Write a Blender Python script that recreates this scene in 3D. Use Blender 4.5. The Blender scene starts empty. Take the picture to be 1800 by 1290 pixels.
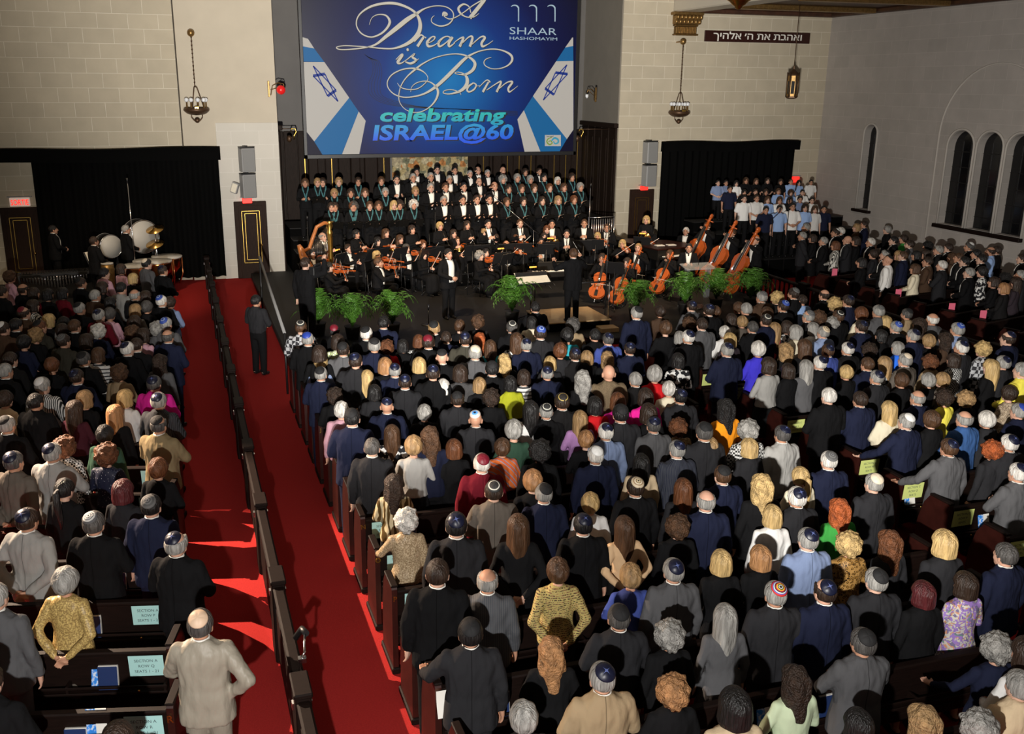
import bpy, bmesh, math, random
from math import sin, cos, pi, radians, atan2, sqrt
from mathutils import Vector, Matrix, noise
random.seed(11)
SC = bpy.context.scene
COL = SC.collection

# ---------------------------------------------------------------- camera (from a gallery, looking down the hall)
YAW, PITCH, ROLL = radians(17.692), radians(16.4143), radians(.4235)
FPX, PPX, PPY, CAM_Z = 1702.2, 857.0, 650.1, 5.7
_f = Vector((sin(YAW)*cos(PITCH), cos(YAW)*cos(PITCH), -sin(PITCH)))
_r0 = Vector((cos(YAW), -sin(YAW), 0)); _u0 = _r0.cross(_f)
_r = _r0*cos(ROLL) + _u0*sin(ROLL); _u = _u0*cos(ROLL) - _r0*sin(ROLL)
EYE = Vector((0, 0, CAM_Z))
cd = bpy.data.cameras.new('camera'); cam = bpy.data.objects.new('camera', cd); COL.objects.link(cam)
cam.matrix_world = Matrix(((_r.x, _u.x, -_f.x, 0), (_r.y, _u.y, -_f.y, 0), (_r.z, _u.z, -_f.z, CAM_Z), (0, 0, 0, 1)))
cd.sensor_width = 36; cd.lens = 36*FPX/1800
cd.shift_x = (900-PPX)/1800; cd.shift_y = (PPY-645)/1800
cd.clip_start = .2; cd.clip_end = 200
SC.camera = cam
def ray(x, y): return _r*((x-PPX)/FPX) - _u*((y-PPY)/FPX) + _f
def on_z(x, y, z): d = ray(x, y); return EYE + d*((z-CAM_Z)/d.z)
def on_y(x, y, Y): d = ray(x, y); return EYE + d*(Y/d.y)
def on_x(x, y, X): d = ray(x, y); return EYE + d*(X/d.x)

# ---------------------------------------------------------------- light
SC.view_settings.view_transform = 'Standard'; SC.view_settings.look = 'None'
SC.view_settings.gamma = 1; SC.view_settings.use_curve_mapping = False
SC.view_settings.exposure = 0.0
W = bpy.data.worlds.new('hall_air'); SC.world = W; W.use_nodes = True
W.node_tree.nodes['Background'].inputs[0].default_value = (1, .86, .7, 1)
W.node_tree.nodes['Background'].inputs[1].default_value = .115
def spot(name, loc, target, power, size, blend=.4, rad=.05, col=(1, 1, 1)):
    l = bpy.data.lights.new(name, 'SPOT'); l.energy = power; l.spot_size = radians(size); l.spot_blend = blend
    l.shadow_soft_size = rad; l.color = col
    o = bpy.data.objects.new(name, l); COL.objects.link(o); o.location = loc
    o.rotation_euler = (Vector(target)-Vector(loc)).to_track_quat('-Z', 'Y').to_euler()
    return o
# the photographer's flash on the gallery rail, added throw fills beside it for the far parts, house spots
spot('camera_flash', EYE - _u*1.2 - _r*.5 + _f*.3, (5.5, 13, 1.0), 2500, 150, .9, .05, (1, .97, .93))
spot('added_throw_fill', EYE - _u*1.3 - _r*.15 + _f*.3, (7.4, 29, 8.2), 36000, 52, 1, .07, (1, .95, .88))  # added fill, makes up for the flash falling off towards stage and back wall
spot('added_throw_fill', EYE - _u*1.2 - _r*.4 + _f*.3, (19.2, 22, 3.6), 11500, 44, 1, .07, (1, .95, .88))  # unseen fill added to brighten the side pews and right wall
spot('side_gallery_lamp', (-5.4, 15.5, 6.5), (.2, 9.6, 0), 15000, 38, .5, .03, (1, .75, .55))
spot('platform_lamp', (3, 19, 9), (6.0, 25.0, .8), 3200, 54, .8, .15, (1, .72, .45))
spot('platform_lamp', (-3, 20, 8.5), (-2.2, 27, .9), 1700, 40, .8, .15, (1, .78, .55))  # added unseen spot that lifts the percussion corner out of the dark
spot('platform_lamp', (13, 19, 9), (11, 25.0, .8), 3200, 54, .8, .15, (1, .72, .45))

# ---------------------------------------------------------------- materials
MAT = {}
def mat(name, col=None, rough=.6, metal=0.0, spec=.5, emit=0.0, build=None, sheen=0.0, bump=0.0, bscale=60, bstretch=(1, 1, 1), var=0.0, alpha=None):
    """col None: the colour set on each object. build(nodes, links, coordinate socket) may return a colour socket."""
    m = bpy.data.materials.new(name); m.use_nodes = True
    nt = m.node_tree; n = nt.nodes; L = nt.links; b = n['Principled BSDF']
    b.inputs['Roughness'].default_value = rough; b.inputs['Metallic'].default_value = metal
    b.inputs['Specular IOR Level'].default_value = spec
    if sheen: b.inputs['Sheen Weight'].default_value = sheen
    tc = n.new('ShaderNodeTexCoord'); co = tc.outputs['Object']
    if col is None:
        src = n.new('ShaderNodeObjectInfo').outputs['Color']
    else:
        src = n.new('ShaderNodeRGB').outputs[0]; src.default_value = (*col, 1)
    if build:
        r = build(n, L, co, src)
        if r is not None: src = r
    if var:
        nz = n.new('ShaderNodeTexNoise'); nz.inputs['Scale'].default_value = bscale*.35; nz.inputs['Detail'].default_value = 4
        mp = n.new('ShaderNodeMapping'); mp.inputs['Scale'].default_value = bstretch
        L.new(co, mp.inputs[0]); L.new(mp.outputs[0], nz.inputs['Vector'])
        mr = n.new('ShaderNodeMapRange'); mr.inputs['From Min'].default_value = .25; mr.inputs['From Max'].default_value = .75
        mr.inputs['To Min'].default_value = 1-var; mr.inputs['To Max'].default_value = 1+var
        L.new(nz.outputs['Fac'], mr.inputs['Value'])
        mx = n.new('ShaderNodeVectorMath'); mx.operation = 'SCALE'
        L.new(src, mx.inputs[0]); L.new(mr.outputs[0], mx.inputs['Scale']); src = mx.outputs[0]
    if name.startswith('scr_'):
        sc = n.new('ShaderNodeVectorMath'); sc.operation = 'SCALE'; sc.inputs['Scale'].default_value = .35; L.new(src, sc.inputs[0]); L.new(sc.outputs[0], b.inputs['Base Color'])
    else: L.new(src, b.inputs['Base Color'])
    if emit:
        L.new(src, b.inputs['Emission Color']); b.inputs['Emission Strength'].default_value = emit
    if bump:
        nb = n.new('ShaderNodeTexNoise'); nb.inputs['Scale'].default_value = bscale; nb.inputs['Detail'].default_value = 3
        mp = n.new('ShaderNodeMapping'); mp.inputs['Scale'].default_value = bstretch
        L.new(co, mp.inputs[0]); L.new(mp.outputs[0], nb.inputs['Vector'])
        bp = n.new('ShaderNodeBump'); bp.inputs['Strength'].default_value = bump; bp.inputs['Distance'].default_value = .03
        L.new(nb.outputs['Fac'], bp.inputs['Height']); L.new(bp.outputs[0], b.inputs['Normal'])
    if alpha is not None: b.inputs['Alpha'].default_value = alpha
    MAT[name] = m
    return m
def ramp(n, L, fac, stops, mode='CONSTANT'):
    r = n.new('ShaderNodeValToRGB'); r.color_ramp.interpolation = mode
    e = r.color_ramp.elements
    while len(e) > 1: e.remove(e[-1])
    e[0].position = stops[0][0]; e[0].color = (*stops[0][1], 1)
    for p, c in stops[1:]:
        x = e.new(p); x.color = (*c, 1)
    L.new(fac, r.inputs[0]); return r.outputs[0]
def tex(n, L, co, kind, scale, stretch=(1, 1, 1), **kw):
    t = n.new(kind); t.inputs['Scale'].default_value = scale
    for k, v in kw.items():
        if k in t.inputs: t.inputs[k].default_value = v
        else: setattr(t, k, v)
    mp = n.new('ShaderNodeMapping'); mp.inputs['Scale'].default_value = stretch
    L.new(co, mp.inputs[0]); L.new(mp.outputs[0], t.inputs['Vector'])
    return t
def mixc(n, L, fac, a, b):
    m = n.new('ShaderNodeMix'); m.data_type = 'RGBA'
    L.new(fac, m.inputs[0])
    for s, v in ((m.inputs[6], a), (m.inputs[7], b)):
        if isinstance(v, tuple): s.default_value = (*v, 1)
        else: L.new(v, s)
    return m.outputs[2]

def blocks(c1, c2, mortar):
    def f(n, L, co, src):
        sx = n.new('ShaderNodeSeparateXYZ'); L.new(co, sx.inputs[0])
        ad = n.new('ShaderNodeMath'); ad.operation = 'ADD'; L.new(sx.outputs[0], ad.inputs[0]); L.new(sx.outputs[1], ad.inputs[1])
        cb = n.new('ShaderNodeCombineXYZ'); L.new(ad.outputs[0], cb.inputs[0]); L.new(sx.outputs[2], cb.inputs[1])
        t = n.new('ShaderNodeTexBrick'); t.offset = .5; t.inputs['Scale'].default_value = 1
        t.inputs['Brick Width'].default_value = .80; t.inputs['Row Height'].default_value = .395; t.inputs['Mortar Size'].default_value = .007
        t.inputs['Color1'].default_value = (*c1, 1); t.inputs['Color2'].default_value = (*c2, 1); t.inputs['Mortar'].default_value = (*mortar, 1)
        L.new(cb.outputs[0], t.inputs['Vector']); return t.outputs['Color']
    return f
mat('wall_block', (.5, .45, .36), .85, build=blocks((.50, .44, .33), (.46, .405, .305), (.66, .61, .50)), var=.06, bscale=6, bump=0)
mat('wall_plain', (.53, .47, .37), .85, var=.05, bscale=5)
mat('wall_white', (.60, .565, .50), .85, build=blocks((.60, .565, .50), (.58, .55, .485), (.66, .63, .57)), var=.03, bscale=5)
mat('wall_grey', (.46, .42, .38), .9, build=blocks((.44, .405, .375), (.41, .38, .35), (.49, .455, .42)), var=.06, bscale=7)
mat('carpet', (.36, .022, .020), 1, spec=.1, var=.12, bscale=160, bump=.25)
mat('cushion', (.36, .02, .025), .9, spec=.2, var=.08, bscale=60, bump=.15)
mat('dark_wood', (.009, .0042, .003), .6, spec=.14, var=.3, bscale=20, bstretch=(1, 8, 8))
mat('door_wood', (.022, .011, .007), .6, spec=.12, var=.3, bscale=20, bstretch=(8, 8, 1))
mat('niche_shade_grey', (.14, .133, .125), .9, var=.06, bscale=6)  # wall grey darkened: shade of the recess is put into the colour
mat('jamb_shade_grey', (.22, .20, .165), .9, var=.06, bscale=6)  # wall colour toned down to carry the dim light on the jamb
mat('panel_wood', (.017, .0105, .0075), .6, spec=.12, var=.35, bscale=20, bstretch=(8, 8, 1))
mat('red_wood', (.030, .007, .005), .35, var=.25, bscale=18, bstretch=(8, 1, 1))
mat('oak', (.60, .40, .20), .5, var=.15, bscale=20, bstretch=(1, 8, 8))
mat('violin_wood', (.42, .085, .014), .25, var=.2, bscale=30, bstretch=(6, 1, 1))
mat('harp_wood', (.34, .12, .035), .3, var=.15, bscale=20)
mat('ebony', (.010, .009, .008), .35)
mat('black_cloth', (.0035, .0035, .0035), 1, spec=.03)
mat('black_floor', (.005, .0045, .0045), .7, var=.2, bscale=8)
mat('black_metal', (.012, .012, .013), .4, spec=.5)
mat('chrome', (.7, .7, .72), .18, metal=1)
mat('brass', (.75, .45, .13), .25, metal=1)
mat('gold', (.80, .52, .12), .3, metal=1, var=.1, bscale=40)
mat('old_gold', (.28, .17, .06), .4, metal=.8, var=.3, bscale=50)
mat('copper', (.72, .26, .09), .25, metal=1)
mat('bronze', (.10, .055, .03), .45, metal=.6, var=.2, bscale=40)
mat('paper', (.82, .80, .74), .8)
mat('sheet_paper', (.80, .74, .60), .8, var=.05)
mat('white_plastic', (.75, .75, .73), .4)
mat('grey_plastic', (.30, .30, .30), .5)
mat('grille', (.22, .22, .215), .6, var=.1, bscale=300)
mat('book_navy', (.016, .035, .12), .45, spec=.4)
mat('card_teal', (.42, .72, .70), .7)
mat('card_lime', (.62, .70, .22), .7)
mat('pink_card', (.85, .16, .26), .7)
mat('ink', (.05, .07, .08), .8)
mat('programme', (.03, .16, .70), .35, build=lambda n, L, co, s: ramp(n, L, tex(n, L, co, 'ShaderNodeTexNoise', 30).outputs['Fac'], [(0, (.02, .10, .55)), (.5, (.04, .28, .85)), (.62, (.7, .8, .95))], 'LINEAR'))
mat('window_night', (.006, .006, .007), .12, spec=.5)
mat('stone_trim', (.52, .485, .44), .85, var=.05, bscale=8)
mat('ceiling_wood', (.055, .022, .012), .5, var=.4, bscale=14)
mat('beam_paint', (.55, .50, .41), .7)
mat('leaf', (.065, .18, .02), .45, var=.35, bscale=12)
mat('terracotta', (.02, .018, .016), .7)
mat('drum_skin', (.55, .53, .48), .5)
mat('exit_red', (.9, .03, .02), .5, emit=1.3)
mat('exit_white', (.75, .55, .45), .5, emit=.35)
mat('sconce_red', (.5, .01, .01), .3, emit=.6)
mat('bulb', (.75, .77, .8), .15, spec=.6)
mat('clear_panel', (.55, .58, .6), .08, alpha=.25)
mat('lamp_glow', (1, .42, .06), .5, emit=1.3)
mat('tapestry', (.4, .3, .15), .9, build=lambda n, L, co, s: ramp(n, L, tex(n, L, co, 'ShaderNodeTexVoronoi', 5.5).outputs['Color'], [(0, (.34, .27, .13)), (.35, (.42, .36, .22)), (.55, (.15, .15, .09)), (.68, (.40, .17, .05)), (.82, (.32, .27, .17))]), var=.5, bscale=40)
# screen picture
S = .62
for nm, c in dict(scr_white=(.62, .59, .545), scr_blue=(.012, .16, .42), scr_line=(.006, .012, .25), scr_star=(.02, .05, .32), scr_navy=(.004, .003, .025), scr_text=(.74, .70, .60), scr_logo=(.50, .68, .80), scr_green=(.25, .42, .06), scr_cyan=(.06, .42, .62)).items():
    mat(nm, c, .5, spec=.2, emit=S*.55)
mat('scr_shadow', (.003, .006, .03), .6, emit=.1)
def _bg(n, L, co, s):
    mp = n.new('ShaderNodeMapping'); mp.inputs['Scale'].default_value = (.20, .20, .22); mp.inputs['Location'].default_value = (-.02, 0, .05)
    L.new(co, mp.inputs[0]); g = n.new('ShaderNodeTexGradient'); g.gradient_type = 'SPHERICAL'; L.new(mp.outputs[0], g.inputs[0])
    return ramp(n, L, g.outputs['Fac'], [(0, (.003, .003, .018)), (.34, (.004, .008, .07)), (.6, (.005, .035, .21)), (.88, (.007, .15, .44)), (1, (.012, .21, .52))], 'LINEAR')
mat('scr_bg', (0, 0, 0), .35, spec=.3, emit=S*.8, build=_bg)
def _tx(z0, z1, a, b):
    def f(n, L, co, s):
        sx = n.new('ShaderNodeSeparateXYZ'); L.new(co, sx.inputs[0])
        mr = n.new('ShaderNodeMapRange'); mr.inputs['From Min'].default_value = z0; mr.inputs['From Max'].default_value = z1
        L.new(sx.outputs[1], mr.inputs['Value']); return ramp(n, L, mr.outputs[0], [(0, a), (1, b)], 'LINEAR')
    return f
mat('scr_celeb', (0, 0, 0), .5, emit=S*.8, build=_tx(-.1, .5, (.01, .35, .55), (.02, .62, .42)))
mat('scr_israel', (0, 0, 0), .5, emit=S*.8, build=_tx(0, .5, (.008, .10, .85), (.015, .36, .62)))
# cloth, hair, skin: colour comes from each object
FOLD = dict(bump=.8, bscale=8, bstretch=(1, 1, .4))
mat('wool', None, .9, spec=.12, var=.07, **FOLD)
mat('satin', None, .5, spec=.35, var=.06, **FOLD)
def _seam(n, L, co, s):
    sx = n.new('ShaderNodeSeparateXYZ'); L.new(co, sx.inputs[0])
    ab = n.new('ShaderNodeMath'); ab.operation = 'ABSOLUTE'; L.new(sx.outputs[0], ab.inputs[0])
    lt = n.new('ShaderNodeMath'); lt.operation = 'LESS_THAN'; L.new(ab.outputs[0], lt.inputs[0]); lt.inputs[1].default_value = .0035
    dk = n.new('ShaderNodeVectorMath'); dk.operation = 'SCALE'; L.new(s, dk.inputs[0]); dk.inputs['Scale'].default_value = .45
    return mixc(n, L, lt.outputs[0], s, dk.outputs[0])
mat('suit', None, .9, spec=.10, var=.08, build=_seam, **FOLD)
mat('hair', None, .45, spec=.4, var=.62, bscale=60, bstretch=(1, 1, .12), bump=.8)
mat('curls', None, .5, spec=.4, var=.6, bscale=55, bump=1.0)
mat('skin', None, .55, spec=.35, var=.04, bscale=30)
mat('eye', (.02, .015, .012), .3)
mat('lips', (.35, .10, .08), .5)
mat('shoe', (.01, .01, .01), .3)
def pat(name, f, rough=.8, metal=0.0): mat('p_'+name, None, rough, metal=metal, spec=.25, build=f, bump=.35, bscale=9, bstretch=(1, 1, .45))
T = tex
pat('leopard', lambda n, L, co, s: ramp(n, L, T(n, L, co, 'ShaderNodeTexVoronoi', 34).outputs['Distance'], [(0, (.30, .15, .03)), (.30, (.015, .008, .004)), (.48, (.36, .20, .06))]), .5)
pat('zebra', lambda n, L, co, s: ramp(n, L, T(n, L, co, 'ShaderNodeTexWave', 7, (1, 1, .6), Distortion=9.0).outputs['Fac'], [(0, (.02, .02, .02)), (.5, (.70, .68, .62))]))
pat('goldzebra', lambda n, L, co, s: ramp(n, L, T(n, L, co, 'ShaderNodeTexWave', 5, (1, 1, .6), Distortion=9.0).outputs['Fac'], [(0, (.10, .06, .02)), (.5, (.66, .55, .34))]), .4)
pat('floral', lambda n, L, co, s: ramp(n, L, T(n, L, co, 'ShaderNodeTexNoise', 14, Detail=1.0).outputs['Fac'], [(0, (.015, .015, .018)), (.52, (.70, .70, .68))]))
pat('garden', lambda n, L, co, s: ramp(n, L, T(n, L, co, 'ShaderNodeTexVoronoi', 11).outputs['Color'], [(0, (.02, .008, .014)), (.55, (.5, .03, .05)), (.7, (.02, .008, .014)), (.82, (.7, .6, .35)), (.9, (.02, .008, .014))]))
pat('paisley', lambda n, L, co, s: ramp(n, L, T(n, L, T(n, L, co, 'ShaderNodeTexNoise', 6).outputs['Color'], 'ShaderNodeTexVoronoi', 16).outputs['Color'], [(0, (.33, .20, .55)), (.3, (.66, .62, .52)), (.45, (.20, .17, .30)), (.58, (.62, .30, .18)), (.68, (.58, .55, .52)), (.85, (.16, .28, .24))]))
pat('check', lambda n, L, co, s: mixc(n, L, T(n, L, co, 'ShaderNodeTexChecker', 40).outputs['Fac'], (.02, .02, .02), (.62, .62, .60)), .8)
pat('greencheck', lambda n, L, co, s: mixc(n, L, T(n, L, co, 'ShaderNodeTexChecker', 36).outputs['Fac'], (.32, .42, .14), (.72, .74, .62)), .8)
pat('plaid', lambda n, L, co, s: mixc(n, L, T(n, L, co, 'ShaderNodeTexChecker', 15).outputs['Fac'], (.03, .03, .035), (.45, .46, .48)), .8)
pat('stripes', lambda n, L, co, s: ramp(n, L, T(n, L, co, 'ShaderNodeTexWave', 13, bands_direction='X').outputs['Fac'], [(0, (.02, .02, .02)), (.5, (.62, .62, .60))]))
pat('bands', lambda n, L, co, s: ramp(n, L, T(n, L, co, 'ShaderNodeTexWave', 5, bands_direction='Z').outputs['Fac'], [(0, (.03, .03, .035)), (.25, (.66, .65, .62))]))
pat('pinstripe', lambda n, L, co, s: mixc(n, L, T(n, L, co, 'ShaderNodeTexWave', 18, bands_direction='X').outputs['Fac'], s, (.05, .055, .065)))
pat('tweed', lambda n, L, co, s: mixc(n, L, T(n, L, co, 'ShaderNodeTexNoise', 110).outputs['Fac'], (.012, .010, .008), s), .9)
pat('brocade', lambda n, L, co, s: mixc(n, L, ramp(n, L, T(n, L, co, 'ShaderNodeTexNoise', 70).outputs['Fac'], [(0, (.25, .25, .25)), (.40, (.25, .25, .25)), (.68, (1, 1, 1))], 'LINEAR'), (.14, .08, .03), s), .42, .0)
pat('sparkle', lambda n, L, co, s: mixc(n, L, ramp(n, L, T(n, L, co, 'ShaderNodeTexVoronoi', 60, (1, 1, .4)).outputs['Distance'], [(0, (1, 1, 1)), (.16, (0, 0, 0))]), s, (.5, .5, .55)), .6)
pat('boucle', lambda n, L, co, s: mixc(n, L, ramp(n, L, T(n, L, co, 'ShaderNodeTexWave', 16, bands_direction='Z', Distortion=3.0).outputs['Fac'], [(0, (0, 0, 0)), (.4, (.25, .25, .25)), (.75, (1, 1, 1))], 'LINEAR'), s, ramp(n, L, T(n, L, co, 'ShaderNodeTexVoronoi', 95).outputs['Color'], [(0, (.03, .02, .012)), (.4, (.42, .30, .10)), (.7, (.22, .09, .05))])), .8)
pat('circles', lambda n, L, co, s: ramp(n, L, T(n, L, co, 'ShaderNodeTexVoronoi', 16).outputs['Distance'], [(0, (.40, .30, .2)), (.2, (.10, .07, .05)), (.32, (.50, .40, .28)), (.45, (.13, .09, .06)), (.55, (.45, .36, .26))]))
def _pastel(n, L, co):
    sx = n.new('ShaderNodeSeparateXYZ'); L.new(co, sx.inputs[0])
    return ramp(n, L, sx.outputs[2], [(0, (.30, .12, .42)), (.98, (.46, .22, .60)), (1.2, (.62, .55, .66)), (1.34, (.52, .62, .42))], 'LINEAR')
pat('shawlstripe', lambda n, L, co, s: ramp(n, L, T(n, L, co, 'ShaderNodeTexWave', 3.5, bands_direction='DIAGONAL').outputs['Fac'], [(0, (.65, .14, .03)), (.4, (.40, .28, .22)), (.6, (.10, .25, .50)), (.75, (.60, .12, .04))]))
# skullcaps: rings measured from the cap's own pole
def rings(*st):
    def f(n, L, co, s):
        v = n.new('ShaderNodeVectorMath'); v.operation = 'LENGTH'
        mp = n.new('ShaderNodeMapping'); mp.inputs['Scale'].default_value = (10, 10, 0); L.new(co, mp.inputs[0]); L.new(mp.outputs[0], v.inputs[0])
        return ramp(n, L, v.outputs['Value'], st)
    return f
kk = (.006, .006, .007); kw = (.62, .62, .6); kg = (.10, .10, .105)
def _sheen_star(n, L, co, s):  # satin sheen along the creased seams, painted in as a pale blue star
    sx = n.new('ShaderNodeSeparateXYZ'); L.new(co, sx.inputs[0]); o = []
    for q in (0, 1):
        a = n.new('ShaderNodeMath'); a.operation = 'ABSOLUTE'; L.new(sx.outputs[q], a.inputs[0]); o.append(a.outputs[0])
    m = n.new('ShaderNodeMath'); m.operation = 'MULTIPLY'; L.new(o[0], m.inputs[0]); L.new(o[1], m.inputs[1])
    v = n.new('ShaderNodeVectorMath'); v.operation = 'LENGTH'; L.new(co, v.inputs[0])
    w = n.new('ShaderNodeMath'); w.operation = 'MULTIPLY_ADD'; L.new(v.outputs['Value'], w.inputs[0]); w.inputs[1].default_value = .0016; L.new(m.outputs[0], w.inputs[2])
    g = n.new('ShaderNodeMath'); g.operation = 'MULTIPLY'; L.new(w.outputs[0], g.inputs[0]); g.inputs[1].default_value = 2500
    return ramp(n, L, g.outputs[0], [(0, (.09, .12, .30)), (.17, (.005, .007, .024))])
mat('k_navy', (.005, .007, .022), .42, spec=.45, build=_sheen_star)
mat('k_royal', (.02, .05, .32), .4)
mat('k_black', kk, .8)
mat('k_grey', (.07, .072, .078), .8, build=rings((0, kk), (.06, (.14, .14, .145)), (.2, (.07, .07, .07)), (.32, (.14, .14, .14)), (.44, (.08, .08, .08)), (.62, (.12, .12, .12))))
mat('k_white', (.72, .72, .70), .5)
mat('k_cream', (.66, .56, .42), .6)
mat('k_tan', (.72, .52, .36), .55)
mat('k_maroon', (.16, .006, .018), .5)
mat('k_ring', kk, .8, build=rings((0, kk), (.07, kw), (.22, kg), (.28, kw), (.40, kg), (.46, kw), (.60, kg)))
mat('k_rim', kk, .7, build=rings((0, (.02, .02, .02)), (.50, (.62, .60, .52)), (.60, (.02, .02, .02))))
mat('k_goldrim', kk, .7, build=rings((0, (.015, .012, .01)), (.56, (.55, .40, .10)), (.64, (.015, .012, .01))))
mat('k_eye', kk, .5, build=rings((0, (.004, .004, .01)), (.16, (.05, .20, .55)), (.24, (.12, .35, .75)), (.42, (.55, .60, .62)), (.5, (.62, .55, .5))))
mat('k_gold', kk, .6, build=rings((0, (.02, .01, .01)), (.10, (.60, .50, .32)), (.24, (.20, .10, .03)), (.32, (.66, .58, .42)), (.48, (.25, .13, .05)), (.56, (.6, .5, .35))))
mat('k_multi', kk, .7, build=rings((0, kk), (.12, (.5, .5, .5)), (.20, kk), (.28, (.6, .45, .02)), (.36, (.5, .02, .02)), (.44, kk), (.52, (.55, .55, .55)), (.6, (.02, .1, .45)), (.66, (.5, .02, .02))))
mat('k_blue', kk, .6, build=rings((0, (.02, .05, .28)), (.25, (.35, .45, .65)), (.36, (.03, .07, .34))))
pat('pastel', lambda n, L, co, s: _pastel(n, L, co))

# ---------------------------------------------------------------- helpers
def tag(o, label=None, cat=None, group=None, kind=None):
    if label: o['label'] = label
    if cat: o['category'] = cat
    if group: o['group'] = group
    if kind: o['kind'] = kind
    return o
def empty(name, loc=(0, 0, 0), rz=0.0, label=None, cat=None, group=None):
    o = bpy.data.objects.new(name, None); COL.objects.link(o); o.location = loc; o.rotation_euler = (0, 0, rz)
    o.empty_display_size = .05
    return tag(o, label, cat, group)
def link(name, me, parent=None, loc=None, rot=None, color=None, m=None):
    o = bpy.data.objects.new(name, me); COL.objects.link(o)
    if parent is not None: o.parent = parent
    if loc is not None: o.location = loc
    if rot is not None: o.rotation_euler = rot
    if color is not None: o.color = (*color, 1)
    if m is not None:
        o.material_slots[0].link = 'OBJECT'; o.material_slots[0].material = MAT[m]
    return o
def copy_tree(o, parent=None):
    c = o.copy(); COL.objects.link(c)
    if parent is not None: c.parent = parent
    for ch in o.children: copy_tree(ch, c)
    return c
class MB:
    """Collects shapes and makes ONE mesh of them."""
    def __init__(s): s.v = []; s.f = []; s.sm = []
    def add(s, v, f, smooth=False):
        b = len(s.v); s.v += [tuple(p) for p in v]; s.f += [tuple(b+i for i in q) for q in f]; s.sm += [smooth]*len(f); return s
    def box(s, lo, hi, ch=.0, M=None):
        (x0, y0, z0), (x1, y1, z1) = lo, hi
        if not ch:
            v = [(x, y, z) for z in (z0, z1) for y in (y0, y1) for x in (x0, x1)]
            f = [(0, 2, 3, 1), (4, 5, 7, 6), (0, 1, 5, 4), (2, 6, 7, 3), (0, 4, 6, 2), (1, 3, 7, 5)]
        else:
            bm = bmesh.new(); bmesh.ops.create_cube(bm, size=1)
            for q in bm.verts: q.co = Vector(((x0+x1)/2+q.co.x*(x1-x0), (y0+y1)/2+q.co.y*(y1-y0), (z0+z1)/2+q.co.z*(z1-z0)))
            bmesh.ops.bevel(bm, geom=bm.edges[:], offset=min(ch, .45*min(x1-x0, y1-y0, z1-z0)), segments=1, affect='EDGES')
            bm.verts.index_update(); v = [q.co.copy() for q in bm.verts]; f = [[q.index for q in p.verts] for p in bm.faces]; bm.free()
        if M is not None: v = [M @ Vector(p) for p in v]
        return s.add(v, f)
    def loft(s, rings, cap=True, smooth=True, closed=True):
        n = len(rings[0]); v = [p for r in rings for p in r]; f = []
        for i in range(len(rings)-1):
            for j in range(n if closed else n-1):
                k = (j+1) % n
                f.append((i*n+j, i*n+k, (i+1)*n+k, (i+1)*n+j))
        s.add(v, f, smooth)
        if cap:
            b = len(s.v)-len(v); s.f += [tuple(b+j for j in reversed(range(n))), tuple(b+(len(rings)-1)*n+j for j in range(n))]; s.sm += [False, False]
        return s
    def tube(s, pts, rad, n=8, smooth=True):
        pts = [Vector(p) for p in pts]; rads = rad if isinstance(rad, (list, tuple)) else [rad]*len(pts)
        rg = []; prev = None
        for i, p in enumerate(pts):
            t = (pts[min(i+1, len(pts)-1)]-pts[max(i-1, 0)]).normalized()
            a = prev if prev is not None else (Vector((0, 0, 1)) if abs(t.z) < .9 else Vector((1, 0, 0)))
            x = (a - t*a.dot(t)).normalized(); y = t.cross(x); prev = x
            rg.append([p + (x*cos(2*pi*j/n)+y*sin(2*pi*j/n))*rads[i] for j in range(n)])
        return s.loft(rg, True, smooth)
    def lathe(s, prof, c=(0, 0, 0), n=20, smooth=True, M=None):
        rg = [[Vector((c[0]+r*cos(2*pi*j/n), c[1]+r*sin(2*pi*j/n), c[2]+z)) for j in range(n)] for r, z in prof]
        if M is not None: rg = [[M @ p for p in r] for r in rg]
        return s.loft(rg, True, smooth)
    def ball(s, c, r, n=10, m=7, M=None):
        r = (r, r, r) if not isinstance(r, (tuple, list)) else r
        v = [(c[0], c[1], c[2]-r[2])]
        for i in range(1, m):
            t = pi*i/m
            for j in range(n): v.append((c[0]+r[0]*sin(t)*cos(2*pi*j/n), c[1]+r[1]*sin(t)*sin(2*pi*j/n), c[2]-r[2]*cos(t)))
        v.append((c[0], c[1], c[2]+r[2])); e = len(v)-1; f = []
        for j in range(n):
            k = (j+1) % n
            f.append((0, 1+k, 1+j)); f.append((e, e-n+j, e-n+k))
            for i in range(m-2): f.append((1+i*n+j, 1+i*n+k, 1+(i+1)*n+k, 1+(i+1)*n+j))
        if M is not None: v = [M @ Vector(p) for p in v]
        return s.add(v, f, True)
    def prism(s, poly, a, b, M=None):
        """poly of 3-D points; swept from offset a to offset b (vectors)."""
        a, b = Vector(a), Vector(b); n = len(poly)
        v = [Vector(p)+a for p in poly]+[Vector(p)+b for p in poly]
        if M is not None: v = [M @ p for p in v]
        f = [tuple(reversed(range(n))), tuple(range(n, 2*n))]+[(j, (j+1) % n, n+(j+1) % n, n+j) for j in range(n)]
        return s.add(v, f)
    def mesh(s, name, m=None):
        me = bpy.data.meshes.new(name); me.from_pydata(s.v, [], s.f); me.polygons.foreach_set('use_smooth', s.sm); me.update()
        if m: me.materials.append(MAT[m])
        return me
    def build(s, name, m, parent=None, loc=None, rot=None, **kw):
        o = link(name, s.mesh(name, m), parent, loc, rot); 
        if kw: tag(o, **kw)
        return o
def fix_normals(me):
    bm = bmesh.new(); bm.from_mesh(me); bmesh.ops.recalc_face_normals(bm, faces=bm.faces[:]); bm.to_mesh(me); bm.free(); return me
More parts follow.
